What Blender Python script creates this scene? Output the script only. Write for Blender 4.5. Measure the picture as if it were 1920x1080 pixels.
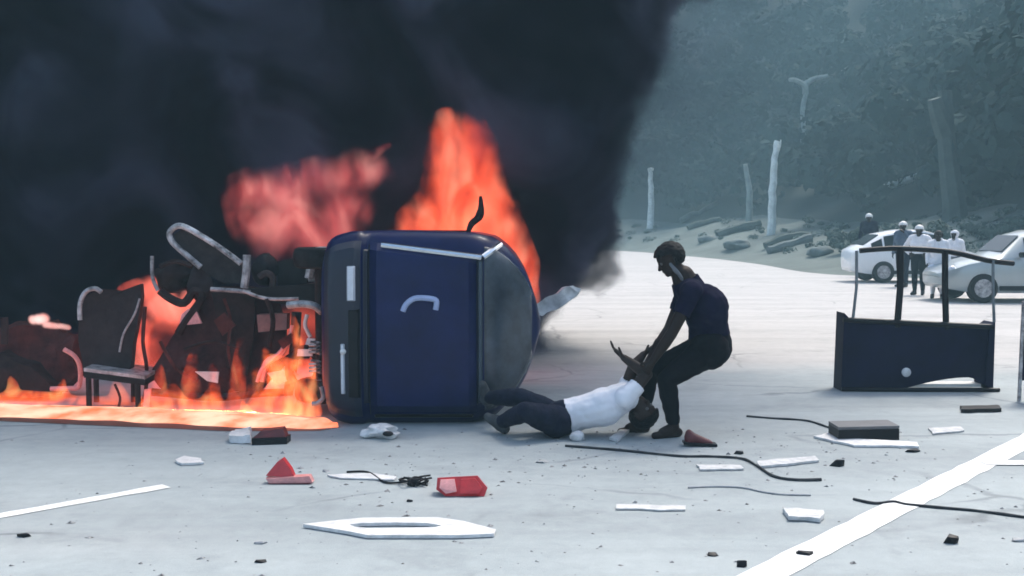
import bpy, bmesh, math, random
import numpy as np
from mathutils import Vector, Matrix, noise as mnoise

rnd = random.Random(7)
SC = bpy.context.scene
COL = SC.collection
for o in list(bpy.data.objects):
    bpy.data.objects.remove(o)

# ------------------------------------------------------------------ camera
F = 2059.0                      # focal length in photograph pixels (1920 wide)
CAMH = 1.6
PITCH = math.atan(115 / F)
cd = bpy.data.cameras.new('camera')
cam = bpy.data.objects.new('camera', cd)
COL.objects.link(cam)
cam.location = (0, 0, CAMH)
cam.rotation_euler = (math.pi / 2 - PITCH, 0, 0)
cd.sensor_width = 36
cd.lens = 36 * F / 1920
cd.clip_end = 2000
cd.clip_start = 0.05
SC.camera = cam

# ------------------------------------------------------------------ light
w = bpy.data.worlds.new('World')
SC.world = w
w.use_nodes = True
nt = w.node_tree
nt.nodes.clear()
wo = nt.nodes.new('ShaderNodeOutputWorld')
bg = nt.nodes.new('ShaderNodeBackground')
sky = nt.nodes.new('ShaderNodeTexSky')
sky.sky_type = 'NISHITA'
sky.sun_disc = False
SUN_EL, SUN_AZ = math.radians(56), math.radians(35)   # azimuth from +Y towards +X
sky.sun_elevation = SUN_EL
sky.sun_rotation = SUN_AZ
sky.air_density = 1.0
sky.dust_density = 4.0
sky.ozone_density = 1.0
bg.inputs['Strength'].default_value = 0.12
nt.links.new(sky.outputs[0], bg.inputs['Color'])
nt.links.new(bg.outputs[0], wo.inputs['Surface'])
sd = bpy.data.lights.new('sun', 'SUN')
sd.energy = 1.5
sd.angle = math.radians(16)
sd.color = (1.0, 0.96, 0.9)
sun = bpy.data.objects.new('sun', sd)
COL.objects.link(sun)
sv = Vector((math.sin(SUN_AZ) * math.cos(SUN_EL), math.cos(SUN_AZ) * math.cos(SUN_EL), math.sin(SUN_EL)))
sun.rotation_euler = (-sv).to_track_quat('-Z', 'Y').to_euler()
sun.location = (20, 20, 60)
SC.view_settings.view_transform = 'Standard'
SC.view_settings.look = 'None'
SC.view_settings.gamma = 1
SC.view_settings.use_curve_mapping = False
SC.view_settings.exposure = 1.32
SC.render.engine = 'CYCLES'
SC.cycles.use_denoising = True
SC.cycles.volume_bounces = 1
SC.cycles.volume_step_rate = 0.5
SC.cycles.volume_max_steps = 256
SC.cycles.max_bounces = 6
SC.cycles.pixel_filter_type = 'BLACKMAN_HARRIS'
SC.cycles.filter_width = 1.7        # soft phone-video optics

# ------------------------------------------------------------------ helpers
SP, CP = math.sin(PITCH), math.cos(PITCH)
def ray(px, py):
    u = (px - 960) / F
    v = -(py - 540) / F
    return Vector((u, CP + v * SP, -SP + v * CP))
def at(px, py, Y):
    d = ray(px, py)
    return Vector((0, 0, CAMH)) + d * (Y / d.y)
def gnd(px, py, z=0.0):
    d = ray(px, py)
    return Vector((0, 0, CAMH)) + d * ((z - CAMH) / d.z)
def nz(p, s=1.0, seed=0.0):
    return mnoise.noise(Vector(p) * s + Vector((seed, seed * 1.7, -seed)))

MATS = {}
def mat(name, col, rough=0.6, metal=0.0, var=0.15, scale=6.0, bump=0.0, bscale=40.0, spec=0.5, col2=None, coat=0.0, sheen=0.0):
    if name in MATS:
        return MATS[name]
    m = bpy.data.materials.new(name)
    m.use_nodes = True
    n, l = m.node_tree.nodes, m.node_tree.links
    b = n['Principled BSDF']
    b.inputs['Roughness'].default_value = rough
    b.inputs['Metallic'].default_value = metal
    b.inputs['Specular IOR Level'].default_value = spec
    b.inputs['Coat Weight'].default_value = coat
    b.inputs['Sheen Weight'].default_value = sheen
    tc = n.new('ShaderNodeTexCoord')
    tx = n.new('ShaderNodeTexNoise')
    tx.inputs['Scale'].default_value = scale
    tx.inputs['Detail'].default_value = 6
    tx.inputs['Roughness'].default_value = 0.65
    l.new(tc.outputs['Object'], tx.inputs['Vector'])
    cr = n.new('ShaderNodeValToRGB')
    c2 = col2 if col2 else tuple(min(1, c * (1 + var)) for c in col)
    c1 = tuple(c * (1 - var) for c in col)
    cr.color_ramp.elements[0].position = 0.32
    cr.color_ramp.elements[1].position = 0.68
    cr.color_ramp.elements[0].color = (*c1, 1)
    cr.color_ramp.elements[1].color = (*c2, 1)
    l.new(tx.outputs['Fac'], cr.inputs['Fac'])
    l.new(cr.outputs['Color'], b.inputs['Base Color'])
    if bump:
        t2 = n.new('ShaderNodeTexNoise')
        t2.inputs['Scale'].default_value = bscale
        t2.inputs['Detail'].default_value = 4
        l.new(tc.outputs['Object'], t2.inputs['Vector'])
        bp = n.new('ShaderNodeBump')
        bp.inputs['Strength'].default_value = bump
        bp.inputs['Distance'].default_value = 0.02
        l.new(t2.outputs['Fac'], bp.inputs['Height'])
        l.new(bp.outputs['Normal'], b.inputs['Normal'])
    MATS[name] = m
    return m

def link(name, me, m, parent=None, loc=None):
    o = bpy.data.objects.new(name, me)
    COL.objects.link(o)
    if m is not None and not me.materials:
        me.materials.append(m)
    if parent is not None:
        o.parent = parent
    if loc is not None:
        o.location = loc
    return o
def finish(me, smooth=True, ang=40):
    if smooth:
        me.polygons.foreach_set('use_smooth', [True] * len(me.polygons))
        try:
            me.set_sharp_from_angle(angle=math.radians(ang))
        except Exception:
            pass
    me.update()
def obj(name, bm, m, parent=None, smooth=True, ang=40, bevel=0.0):
    if bevel:
        es = [e for e in bm.edges if len(e.link_faces) == 2 and e.calc_face_angle(0) > 0.6]
        bmesh.ops.bevel(bm, geom=es, offset=bevel, segments=2, affect='EDGES', clamp_overlap=True)
    bmesh.ops.recalc_face_normals(bm, faces=bm.faces)
    me = bpy.data.meshes.new(name)
    bm.to_mesh(me)
    bm.free()
    finish(me, smooth, ang)
    return link(name, me, m, parent)
def tag(o, label=None, cat=None, group=None, kind=None):
    if label: o['label'] = label
    if cat: o['category'] = cat
    if group: o['group'] = group
    if kind: o['kind'] = kind
    return o
def thing(name, label, cat, loc=(0, 0, 0), group=None):
    o = bpy.data.objects.new(name, None)
    COL.objects.link(o)
    o.location = loc
    o.empty_display_size = 0.2
    return tag(o, label, cat, group)
# parts are written in world coordinates; settle() moves them under their thing
def settle(root):
    off = Vector(root.location)
    for ch in root.children_recursive:
        if ch.parent == root:
            ch.matrix_parent_inverse = Matrix.Translation(-off)
def BM():
    return bmesh.new()
def add_box(bm, c, s, rot=None):
    mt = Matrix.Translation(Vector(c))
    if rot is not None:
        mt = mt @ rot.to_4x4()
    mt = mt @ Matrix.Diagonal((s[0], s[1], s[2], 1))
    bmesh.ops.create_cube(bm, size=1, matrix=mt)
def frame_of(d):
    d = Vector(d).normalized()
    a = Vector((0, 0, 1)) if abs(d.z) < 0.9 else Vector((1, 0, 0))
    s = d.cross(a).normalized()
    return d, s, s.cross(d).normalized()
def add_tube(bm, pts, r, n=8, closed=False):
    pts = [Vector(p) for p in pts]
    rs = r if isinstance(r, (list, tuple)) else [r] * len(pts)
    rings = []
    prev = None
    N = len(pts)
    for i, p in enumerate(pts):
        if closed:
            d = (pts[(i + 1) % N] - pts[i - 1])
        else:
            d = pts[min(i + 1, N - 1)] - pts[max(i - 1, 0)]
        d = d.normalized()
        if prev is None:
            _, s, u = frame_of(d)
        else:
            s = prev - d * prev.dot(d)
            if s.length < 1e-4:
                _, s, u = frame_of(d)
            s.normalize()
            u = s.cross(d).normalized()
        prev = s
        rings.append([bm.verts.new(p + (s * math.cos(2 * math.pi * k / n) + u * math.sin(2 * math.pi * k / n)) * rs[i]) for k in range(n)])
    for i in range(N - (0 if closed else 1)):
        a, b = rings[i], rings[(i + 1) % N]
        for k in range(n):
            bm.faces.new((a[k], a[(k + 1) % n], b[(k + 1) % n], b[k]))
    if not closed:
        bm.faces.new(rings[0][::-1])
        bm.faces.new(rings[-1])
def smooth_path(pts, sub=4):
    pts = [Vector(p) for p in pts]
    out = []
    for i in range(len(pts) - 1):
        p0, p1, p2, p3 = pts[max(i - 1, 0)], pts[i], pts[i + 1], pts[min(i + 2, len(pts) - 1)]
        for k in range(sub):
            t = k / sub
            out.append(0.5 * ((2 * p1) + (p2 - p0) * t + (2 * p0 - 5 * p1 + 4 * p2 - p3) * t * t + (3 * p1 - p0 - 3 * p2 + p3) * t ** 3))
    out.append(pts[-1])
    return out
def add_prism(bm, poly, ext):
    """poly: list of Vectors (planar), ext: extrusion Vector"""
    a = [bm.verts.new(p) for p in poly]
    b = [bm.verts.new(Vector(p) + ext) for p in poly]
    bm.faces.new(a)
    bm.faces.new(b[::-1])
    n = len(a)
    for i in range(n):
        bm.faces.new((a[i], b[i], b[(i + 1) % n], a[(i + 1) % n]))
def add_lathe(bm, c, axis, prof, n=20):
    d, s, u = frame_of(axis)
    rings = []
    for (h, r) in prof:
        rings.append([bm.verts.new(Vector(c) + d * h + (s * math.cos(2 * math.pi * k / n) + u * math.sin(2 * math.pi * k / n)) * r) for k in range(n)])
    for a, b in zip(rings, rings[1:]):
        for k in range(n):
            bm.faces.new((a[k], a[(k + 1) % n], b[(k + 1) % n], b[k]))
    bm.faces.new(rings[0][::-1])
    bm.faces.new(rings[-1])
def add_hull(bm, pts):
    vs = [bm.verts.new(p) for p in pts]
    r = bmesh.ops.convex_hull(bm, input=vs)
    bad = [v for v in vs if v.is_valid and not v.link_faces]
    bmesh.ops.delete(bm, geom=bad, context='VERTS')
def capsule_np(p0, r0, p1, r1, n=14, h=5):
    p0, p1 = Vector(p0), Vector(p1)
    d = p1 - p0
    if d.length < 1e-6:
        d = Vector((0, 0, 1e-4))
    ax, s, u = frame_of(d)
    prof = []
    for i in range(h + 1):
        a = -math.pi / 2 + (math.pi / 2) * i / h
        prof.append((p0 + ax * (math.sin(a) * r0), math.cos(a) * r0))
    for i in range(h + 1):
        a = (math.pi / 2) * i / h
        prof.append((p1 + ax * (math.sin(a) * r1), math.cos(a) * r1))
    V, Fc = [], []
    for c, r in prof:
        r = max(r, 1e-4)
        for k in range(n):
            V.append(c + (s * math.cos(2 * math.pi * k / n) + u * math.sin(2 * math.pi * k / n)) * r)
    m = len(prof)
    for i in range(m - 1):
        for k in range(n):
            Fc.append((i * n + k, i * n + (k + 1) % n, (i + 1) * n + (k + 1) % n, (i + 1) * n + k))
    Fc.append(tuple(range(n))[::-1])
    Fc.append(tuple((m - 1) * n + k for k in range(n)))
    return V, Fc
def fuse(prims, voxel, smooth_it=4, pre=None):
    """union of capsules [(p0,r0,p1,r1)] as one continuous mesh"""
    V, Fc = [], []
    for p in prims:
        v, f = capsule_np(*p)
        o = len(V)
        V += v
        Fc += [tuple(i + o for i in q) for q in f]
    me = bpy.data.meshes.new('tmp')
    me.from_pydata([tuple(v) for v in V], [], Fc)
    o = bpy.data.objects.new('tmp', me)
    COL.objects.link(o)
    md = o.modifiers.new('r', 'REMESH')
    md.mode = 'VOXEL'
    md.voxel_size = voxel
    if smooth_it:
        ms = o.modifiers.new('s', 'SMOOTH')
        ms.factor = 0.5
        ms.iterations = smooth_it
    dg = bpy.context.evaluated_depsgraph_get()
    res = bpy.data.meshes.new_from_object(o.evaluated_get(dg))
    bpy.data.objects.remove(o)
    bpy.data.meshes.remove(me)
    return res

# ------------------------------------------------------------------ materials
M_road = bpy.data.materials.new('worn_pale_road')
M_road.use_nodes = True
def build_road(m):
    n, l = m.node_tree.nodes, m.node_tree.links
    b = n['Principled BSDF']
    b.inputs['Roughness'].default_value = 0.8
    b.inputs['Specular IOR Level'].default_value = 0.3
    tc = n.new('ShaderNodeTexCoord')
    def noise(s, det=5, rg=0.6):
        t = n.new('ShaderNodeTexNoise')
        t.inputs['Scale'].default_value = s
        t.inputs['Detail'].default_value = det
        t.inputs['Roughness'].default_value = rg
        l.new(tc.outputs['Object'], t.inputs['Vector'])
        return t
    def ramp(src, p0, c0, p1, c1):
        r = n.new('ShaderNodeValToRGB')
        r.color_ramp.elements[0].position = p0
        r.color_ramp.elements[0].color = c0
        r.color_ramp.elements[1].position = p1
        r.color_ramp.elements[1].color = c1
        l.new(src, r.inputs['Fac'])
        return r
    def mix(a, bb, fac, mode='MIX'):
        x = n.new('ShaderNodeMix')
        x.data_type = 'RGBA'
        x.blend_type = mode
        if isinstance(fac, float):
            x.inputs['Factor'].default_value = fac
        else:
            l.new(fac, x.inputs['Factor'])
        l.new(a, x.inputs['A'])
        if isinstance(bb, tuple):
            x.inputs['B'].default_value = bb
        else:
            l.new(bb, x.inputs['B'])
        return x.outputs['Result']
    base = ramp(noise(0.55).outputs['Fac'], 0.3, (0.318, 0.358, 0.370, 1), 0.7, (0.385, 0.425, 0.432, 1))
    # dust swept to the far side of the lane: pale, along the lane direction
    mp = n.new('ShaderNodeMapping')
    mp.inputs['Rotation'].default_value = (0, 0, math.radians(45))
    mp.inputs['Scale'].default_value = (0.16, 0.5, 1)
    l.new(tc.outputs['Object'], mp.inputs['Vector'])
    dn = n.new('ShaderNodeTexNoise')
    dn.inputs['Scale'].default_value = 1.0
    dn.inputs['Detail'].default_value = 5
    l.new(mp.outputs['Vector'], dn.inputs['Vector'])
    sep = n.new('ShaderNodeSeparateXYZ')
    l.new(tc.outputs['Object'], sep.inputs['Vector'])
    mr = n.new('ShaderNodeMapRange')
    mr.inputs['From Min'].default_value = 10.5
    mr.inputs['From Max'].default_value = 15.5
    mr.interpolation_type = 'SMOOTHSTEP'
    l.new(sep.outputs['Y'], mr.inputs['Value'])
    am = n.new('ShaderNodeMath')
    am.operation = 'MULTIPLY_ADD'
    l.new(dn.outputs['Fac'], am.inputs[0])
    am.inputs[1].default_value = 0.9
    l.new(mr.outputs['Result'], am.inputs[2])
    dr = ramp(am.outputs[0], 0.55, (0, 0, 0, 1), 1.25, (1, 1, 1, 1))
    col = mix(base.outputs['Color'], (0.465, 0.452, 0.440, 1), dr.outputs['Color'])
    # dark stains and tyre polish
    st = ramp(noise(1.3, 6, 0.7).outputs['Fac'], 0.54, (1, 1, 1, 1), 0.76, (0.76, 0.76, 0.77, 1))
    col = mix(col, st.outputs['Color'], 1.0, 'MULTIPLY')
    mt = ramp(noise(7, 5, 0.75).outputs['Fac'], 0.3, (0.90, 0.90, 0.905, 1), 0.7, (1.07, 1.07, 1.06, 1))
    col = mix(col, mt.outputs['Color'], 1.0, 'MULTIPLY')
    # long wear streaks and grey patches along the lane
    mp2 = n.new('ShaderNodeMapping')
    mp2.inputs['Rotation'].default_value = (0, 0, math.radians(-45))
    mp2.inputs['Scale'].default_value = (0.12, 1.3, 1)
    l.new(tc.outputs['Object'], mp2.inputs['Vector'])
    sn = n.new('ShaderNodeTexNoise')
    sn.inputs['Scale'].default_value = 1.0
    sn.inputs['Detail'].default_value = 6
    sn.inputs['Roughness'].default_value = 0.65
    l.new(mp2.outputs['Vector'], sn.inputs['Vector'])
    sr = ramp(sn.outputs['Fac'], 0.42, (1.0, 1.0, 1.0, 1), 0.70, (0.80, 0.80, 0.81, 1))
    col = mix(col, sr.outputs['Color'], 1.0, 'MULTIPLY')
    # hairline cracks
    wv = n.new('ShaderNodeMix'); wv.data_type = 'VECTOR'; wv.inputs['Factor'].default_value = 0.22
    l.new(tc.outputs['Object'], wv.inputs['A']); l.new(noise(1.6, 4).outputs['Color'], wv.inputs['B'])
    vo = n.new('ShaderNodeTexVoronoi'); vo.feature = 'DISTANCE_TO_EDGE'; vo.inputs['Scale'].default_value = 0.55
    l.new(wv.outputs['Result'], vo.inputs['Vector'])
    ck = ramp(vo.outputs['Distance'], 0.003, (0.62, 0.62, 0.63, 1), 0.012, (1, 1, 1, 1))
    cm = ramp(noise(0.4, 3).outputs['Fac'], 0.48, (0, 0, 0, 1), 0.58, (1, 1, 1, 1))
    col = mix(col, mix(col, ck.outputs['Color'], 1.0, 'MULTIPLY'), cm.outputs['Color'])
    gr = ramp(noise(160, 3, 0.7).outputs['Fac'], 0.3, (0.86, 0.86, 0.86, 1), 0.7, (1.1, 1.1, 1.1, 1))
    col = mix(col, gr.outputs['Color'], 1.0, 'MULTIPLY')
    l.new(col, b.inputs['Base Color'])
    bp = n.new('ShaderNodeBump')
    bp.inputs['Strength'].default_value = 0.35
    bp.inputs['Distance'].default_value = 0.006
    l.new(noise(120, 4, 0.7).outputs['Fac'], bp.inputs['Height'])
    l.new(bp.outputs['Normal'], b.inputs['Normal'])
build_road(M_road)
M_paint = mat('white_road_paint', (0.78, 0.78, 0.76), 0.7, var=0.10, scale=9, bump=0.2, bscale=90)
M_earth = mat('verge_earth', (0.085, 0.11, 0.10), 0.9, var=0.35, scale=0.35, bump=0.5, bscale=3, col2=(0.12, 0.15, 0.135))
M_hill = mat('hill_soil', (0.018, 0.030, 0.027), 0.95, var=0.4, scale=0.15, bump=0.5, bscale=2)
M_leaf = mat('dark_foliage', (0.024, 0.043, 0.040), 0.9, var=0.2, scale=0.25, spec=0.05)
M_leaf2 = mat('grey_green_foliage', (0.065, 0.095, 0.08), 0.8, var=0.35, scale=1.2, spec=0.15)
M_bark = mat('pale_bark', (0.62, 0.66, 0.65), 0.85, var=0.2, scale=3, bump=0.5, bscale=14)
M_bark2 = mat('weathered_grey_bark', (0.22, 0.26, 0.25), 0.9, var=0.25, scale=2, bump=0.5, bscale=10)
M_log = mat('mossy_log', (0.05, 0.07, 0.06), 0.9, var=0.35, scale=3, bump=0.6, bscale=12)
M_rock = mat('grey_rock', (0.12, 0.145, 0.14), 0.9, var=0.25, scale=2.5, bump=0.7, bscale=6)
M_navy = mat('navy_car_paint', (0.003, 0.007, 0.056), 0.36, var=0.22, scale=2.2, bump=0.04, bscale=5, coat=0.1, spec=0.16, col2=(0.006, 0.013, 0.080))
M_dnavy = mat('dusty_navy_plastic', (0.007, 0.010, 0.026), 0.45, var=0.3, scale=5)
M_black = mat('black_plastic', (0.010, 0.010, 0.012), 0.5, var=0.3, scale=8, spec=0.18)
M_rubber = mat('tyre_rubber', (0.016, 0.015, 0.015), 0.8, var=0.3, scale=12, bump=0.3, bscale=30, spec=0.18)
M_steel = mat('pale_worn_steel', (0.30, 0.29, 0.30), 0.5, metal=0.4, var=0.65, scale=11, col2=(0.58, 0.56, 0.57), bump=0.15, bscale=20)
M_chrome = mat('chrome_highlight', (0.75, 0.77, 0.80), 0.18, metal=1.0, var=0.06, scale=9)
M_lens = mat('clear_lamp_lens', (0.62, 0.64, 0.70), 0.15, var=0.1, scale=14, coat=0.5)
M_tint = mat('dusty_tinted_glass', (0.026, 0.038, 0.050), 0.22, var=0.45, scale=1.6, spec=0.5, col2=(0.085, 0.105, 0.135))
M_char = mat('charred_metal', (0.016, 0.009, 0.009), 0.75, var=0.5, scale=5, bump=0.6, bscale=16, col2=(0.034, 0.018, 0.017), spec=0.18)
M_charfab = mat('scorched_fabric', (0.035, 0.024, 0.024), 0.9, var=0.4, scale=4, bump=0.4, bscale=25, spec=0.18)
M_rust = mat('scorched_rust', (0.065, 0.018, 0.016), 0.85, var=0.5, scale=6, bump=0.6, bscale=14, spec=0.18)
M_white = mat('white_plastic', (0.66, 0.66, 0.66), 0.55, var=0.22, scale=14, col2=(0.76, 0.76, 0.76))
M_whitecar = mat('white_car_paint', (0.78, 0.79, 0.80), 0.25, var=0.05, scale=2, coat=0.4)
M_silver = mat('silver_car_paint', (0.36, 0.40, 0.41), 0.3, metal=0.3, var=0.08, scale=2, coat=0.4)
M_dglass = mat('dark_car_glass', (0.010, 0.013, 0.015), 0.15, var=0.2, scale=4, spec=.2)
M_red = mat('red_lamp_plastic', (0.50, 0.028, 0.030), 0.28, var=0.2, scale=16, coat=0.3)
M_redpale = mat('pink_lamp_and_firelit', (0.68, 0.30, 0.29), 0.3, var=0.2, scale=16)  # lamp lenses, and wreck pieces with firelight in their colour
M_dred = mat('dark_red_plastic', (0.10, 0.014, 0.016), 0.5, var=0.3, scale=12)
M_boxnavy = mat('navy_sheet_metal', (0.005, 0.006, 0.026), 0.6, spec=.12, var=0.3, scale=4, bump=0.08, bscale=8)
M_skin = mat('brown_skin', (0.022, 0.0125, 0.010), 0.55, var=0.15, scale=18, spec=0.18)
M_skin2 = mat('dusty_brown_skin', (0.034, 0.022, 0.018), 0.6, var=0.2, scale=18, spec=0.18)
M_hair = mat('black_hair', (0.006, 0.006, 0.007), 0.6, var=0.4, scale=40, bump=0.5, bscale=120, spec=0.18)
M_tee = mat('navy_cotton', (0.006, 0.005, 0.022), 0.9, var=0.2, scale=10, sheen=0.0, spec=0.08)
M_trous = mat('black_cotton', (0.005, 0.005, 0.008), 0.9, var=0.2, scale=10, spec=0.08)
M_jean = mat('dark_denim', (0.012, 0.015, 0.030), 0.9, var=0.3, scale=12, bump=0.2, bscale=40, spec=0.08)
M_shirt = mat('white_cotton', (0.76, 0.76, 0.80), 0.9, var=0.05, scale=6, bump=0.3, bscale=9)
M_cloth = mat('pale_cloth_and_streak', (0.13, 0.14, 0.155), 0.9, var=0.1, scale=20)
M_eye = mat('eye_white', (0.10, 0.09, 0.085), 0.3, var=0.03)
M_dshoe = mat('dark_grey_shoe', (0.06, 0.065, 0.07), 0.8, var=0.3, scale=20, spec=.15)
M_sole = mat('grey_shoe', (0.32, 0.33, 0.34), 0.7, var=0.2, scale=20)
M_greyfrag = mat('bare_grey_sheet', (0.60, 0.60, 0.60), 0.6, metal=0.0, var=0.3, scale=8)

def fire_mat(name, c_lo, c_mid, c_hi, strength, scale=2.5, zs=0.55, lo=0.35, hi=0.68, seed=0.0, warp=0.5):
    """a glowing gas: emission per metre, broken up by rising noise"""
    m = bpy.data.materials.new(name)
    m.use_nodes = True
    n, l = m.node_tree.nodes, m.node_tree.links
    n.clear()
    out = n.new('ShaderNodeOutputMaterial')
    em = n.new('ShaderNodeEmission')
    geo = n.new('ShaderNodeTexCoord')
    mp = n.new('ShaderNodeMapping')
    mp.inputs['Scale'].default_value = (1, 1, zs)
    mp.inputs['Location'].default_value = (seed, seed * 0.7, -seed)
    l.new(geo.outputs['Object'], mp.inputs['Vector'])
    t = n.new('ShaderNodeTexNoise')
    t.inputs['Scale'].default_value = scale
    t.inputs['Detail'].default_value = 3
    t.inputs['Distortion'].default_value = warp
    l.new(mp.outputs['Vector'], t.inputs['Vector'])
    cr = n.new('ShaderNodeValToRGB')
    e = cr.color_ramp.elements
    e[0].position = lo
    e[0].color = (*c_lo, 1)
    e[1].position = hi
    e[1].color = (*c_hi, 1)
    k = e.new((lo + hi) / 2)
    k.color = (*c_mid, 1)
    l.new(t.outputs['Fac'], cr.inputs['Fac'])
    l.new(cr.outputs['Color'], em.inputs['Color'])
    em.inputs['Strength'].default_value = strength
    l.new(em.outputs[0], out.inputs['Volume'])
    return m

# ------------------------------------------------------------------ setting: ground, road, hill
def sheet(name, poly, z, m, label=None, kind='structure'):
    bm = BM()
    vs = [bm.verts.new((p[0], p[1], z)) for p in poly]
    f = bm.faces.new(vs)
    if f.calc_area() and f.normal.z < 0:
        f.normal_flip()
    bmesh.ops.triangulate(bm, faces=bm.faces)
    me = bpy.data.meshes.new(name)
    bm.to_mesh(me)
    bm.free()
    o = link(name, me, m)
    if kind: o['kind'] = kind
    if label: o['label'] = label
    return o
EDGE = [(22, -20), (20, 0), (17, 22), (15.2, 30), (12.4, 34.5), (10.4, 38), (10.5, 48), (9.4, 60), (5.2, 76), (-12, 90), (-60, 105), (-130, 112)]
EP = [Vector((x, y, 0)) for x, y in EDGE]
EPS = smooth_path(EP, 10)
sheet('ground', [(-160, -40), (160, -40), (160, 190), (-160, 190)], -0.012, M_earth)
road_poly = [(p.x, p.y) for p in EPS] + [(-130, -20)]
sheet('road', road_poly, 0.0, M_road)

def hill_h(d, t):
    # verge bank, then the wooded slope
    if d < 10:
        h = 0.20 * d * min(1, d / 4)
    else:
        h = 2.0 + (d - 10) * 0.62
    return h
def edge_frame(i):
    a = EPS[max(i - 3, 0)]
    b = EPS[min(i + 3, len(EPS) - 1)]
    t = (b - a).normalized()
    return EPS[i], Vector((t.y, -t.x, 0))
DS = [-0.25, 0, 0.4, 0.9, 1.5, 2.2, 3, 4, 5, 6, 7, 8, 9, 10, 12, 14, 17, 20, 24, 28, 33, 38, 44, 52, 60, 70]
def hill_pt(i, d):
    p, nn = edge_frame(i)
    q = p + nn * d
    q.z = hill_h(max(d, 0), i) if d >= 0 else -0.008
    if d > 0.5:
        q.z += (nz(q, 0.35) * 0.25 + nz(q, 1.1, 3) * 0.10) * min(1, d / 3) + nz(q, 0.09, 5) * min(2.5, d * 0.08)
    return q
bm = BM()
bm2 = BM()
g = [[None] * len(DS) for _ in EPS]
for part_bm, k0, k1 in ((bm, 0, 14), (bm2, 13, len(DS))):
    rows = []
    for i in range(len(EPS)):
        rows.append([part_bm.verts.new(hill_pt(i, DS[k])) for k in range(k0, k1)])
    for i in range(len(EPS) - 1):
        for k in range(k1 - k0 - 1):
            part_bm.faces.new((rows[i][k], rows[i + 1][k], rows[i + 1][k + 1], rows[i][k + 1]))
for b_, nm, m_ in ((bm, 'verge', M_earth), (bm2, 'hill', M_hill)):
    o = obj(nm, b_, m_, ang=180)
    o['kind'] = 'structure'

# road markings ---------------------------------------------------------
def stripe(name, a, b, width, label, kind='structure', zz=0.004, jag=0.008):
    a, b = Vector(a), Vector(b)
    d = (b - a).normalized()
    s = Vector((-d.y, d.x, 0))
    L = (b - a).length
    n = max(6, int(L / 0.15))
    bm = BM()
    A, B = [], []
    for i in range(n + 1):
        p = a + d * (L * i / n)
        j1 = nz(p, 7.0) * jag * 2
        j2 = nz(p, 7.0, 9) * jag * 2
        A.append(bm.verts.new((p + s * (width / 2 + j1)).to_tuple()[:2] + (zz,)))
        B.append(bm.verts.new((p - s * (width / 2 + j2)).to_tuple()[:2] + (zz,)))
    for i in range(n):
        bm.faces.new((A[i], B[i], B[i + 1], A[i + 1]))
    o = obj(name, bm, M_paint, smooth=False)
    return tag(o, label, kind=kind)
p1, p2 = gnd(1432, 1080), gnd(1915, 832)
d12 = (p2 - p1).normalized()
stripe('lane_line', p1 - d12 * 4, p2 + d12 * 14, 0.185, 'broad white painted lane line running from the bottom edge to the right edge')
p1, p2 = gnd(0, 968), gnd(312, 912)
d12b = (p2 - p1).normalized()
stripe('lane_line', p1 - d12b * 1.0, p2, 0.105, 'thin white lane dash at the left edge of the road')
stripe('lane_line', gnd(1842, 869), gnd(1842, 869) + Vector((3.2, -0.08, 0)), 0.13, 'short white painted line branching off to the right edge', zz=0.008)

# ------------------------------------------------------------------ forest on the slope (one far mass)
def leaves_np(name, centers, radii, per, leaf, m, seed=1, squash=0.75, parent=None):
    rs = np.random.RandomState(seed)
    C = np.repeat(np.array([tuple(c) for c in centers]), per, axis=0)
    R = np.repeat(np.array(radii), per)
    n = len(C)
    v = rs.normal(size=(n, 3))
    v /= np.linalg.norm(v, axis=1)[:, None]
    rr = rs.uniform(0.45, 1.0, n) ** 0.6
    P = C + v * (R * rr)[:, None] * np.array([1, 1, squash])
    nrm = v * 1.0 + rs.normal(size=(n, 3)) * 0.28 + np.array([0, 0, 0.3])
    nrm /= np.linalg.norm(nrm, axis=1)[:, None]
    a = np.cross(nrm, rs.normal(size=(n, 3)))
    a /= np.linalg.norm(a, axis=1)[:, None] + 1e-9
    b = np.cross(nrm, a)
    s = leaf * rs.uniform(0.6, 1.4, n)
    a *= s[:, None]
    b *= (s * rs.uniform(0.4, 0.8, n))[:, None]
    V = np.stack([P - a, P - b * 0.9, P + a, P + b], axis=1).reshape(-1, 3)
    me = bpy.data.meshes.new(name)
    me.vertices.add(4 * n)
    me.vertices.foreach_set('co', V.ravel().astype(np.float32))
    me.loops.add(4 * n)
    me.loops.foreach_set('vertex_index', np.arange(4 * n, dtype=np.int32))
    me.polygons.add(n)
    me.polygons.foreach_set('loop_start', np.arange(0, 4 * n, 4, dtype=np.int32))
    me.update()
    me.validate()
    return link(name, me, m, parent)
cs, rs_ = [], []
for i in range(30, len(EPS) - 14):
    for _ in range(22):
        dd = 10.5 + 56 * rnd.random() ** 1.15
        q = hill_pt(i, dd)
        q += Vector((rnd.uniform(-2, 2), rnd.uniform(-2, 2), 0))
        r = rnd.uniform(1.3, 3.0)
        for _k in range(3):
            cs.append(q + Vector((rnd.uniform(-1, 1) * r * .6, rnd.uniform(-1, 1) * r * .6, r * rnd.uniform(0.5, 1.9))))
            rs_.append(r * rnd.uniform(0.5, 0.85))
fo = leaves_np('forest', cs, rs_, 75, 0.36, M_leaf, 5)
tag(fo, 'hazy dark wooded hillside behind the road', kind='stuff')
# low scrub on the verge, one mass
cs, rs_ = [], []
for i in range(30, len(EPS) - 16):
    for _ in range(3):
        q = hill_pt(i, rnd.uniform(3.0, 10.0))
        cs.append(q + Vector((0, 0, 0.10)))
        rs_.append(rnd.uniform(0.15, 0.5))
so = leaves_np('undergrowth', cs, rs_, 70, 0.07, M_leaf2, 8, 0.5)
tag(so, 'low grey green ground cover on the verge', kind='stuff')

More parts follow.
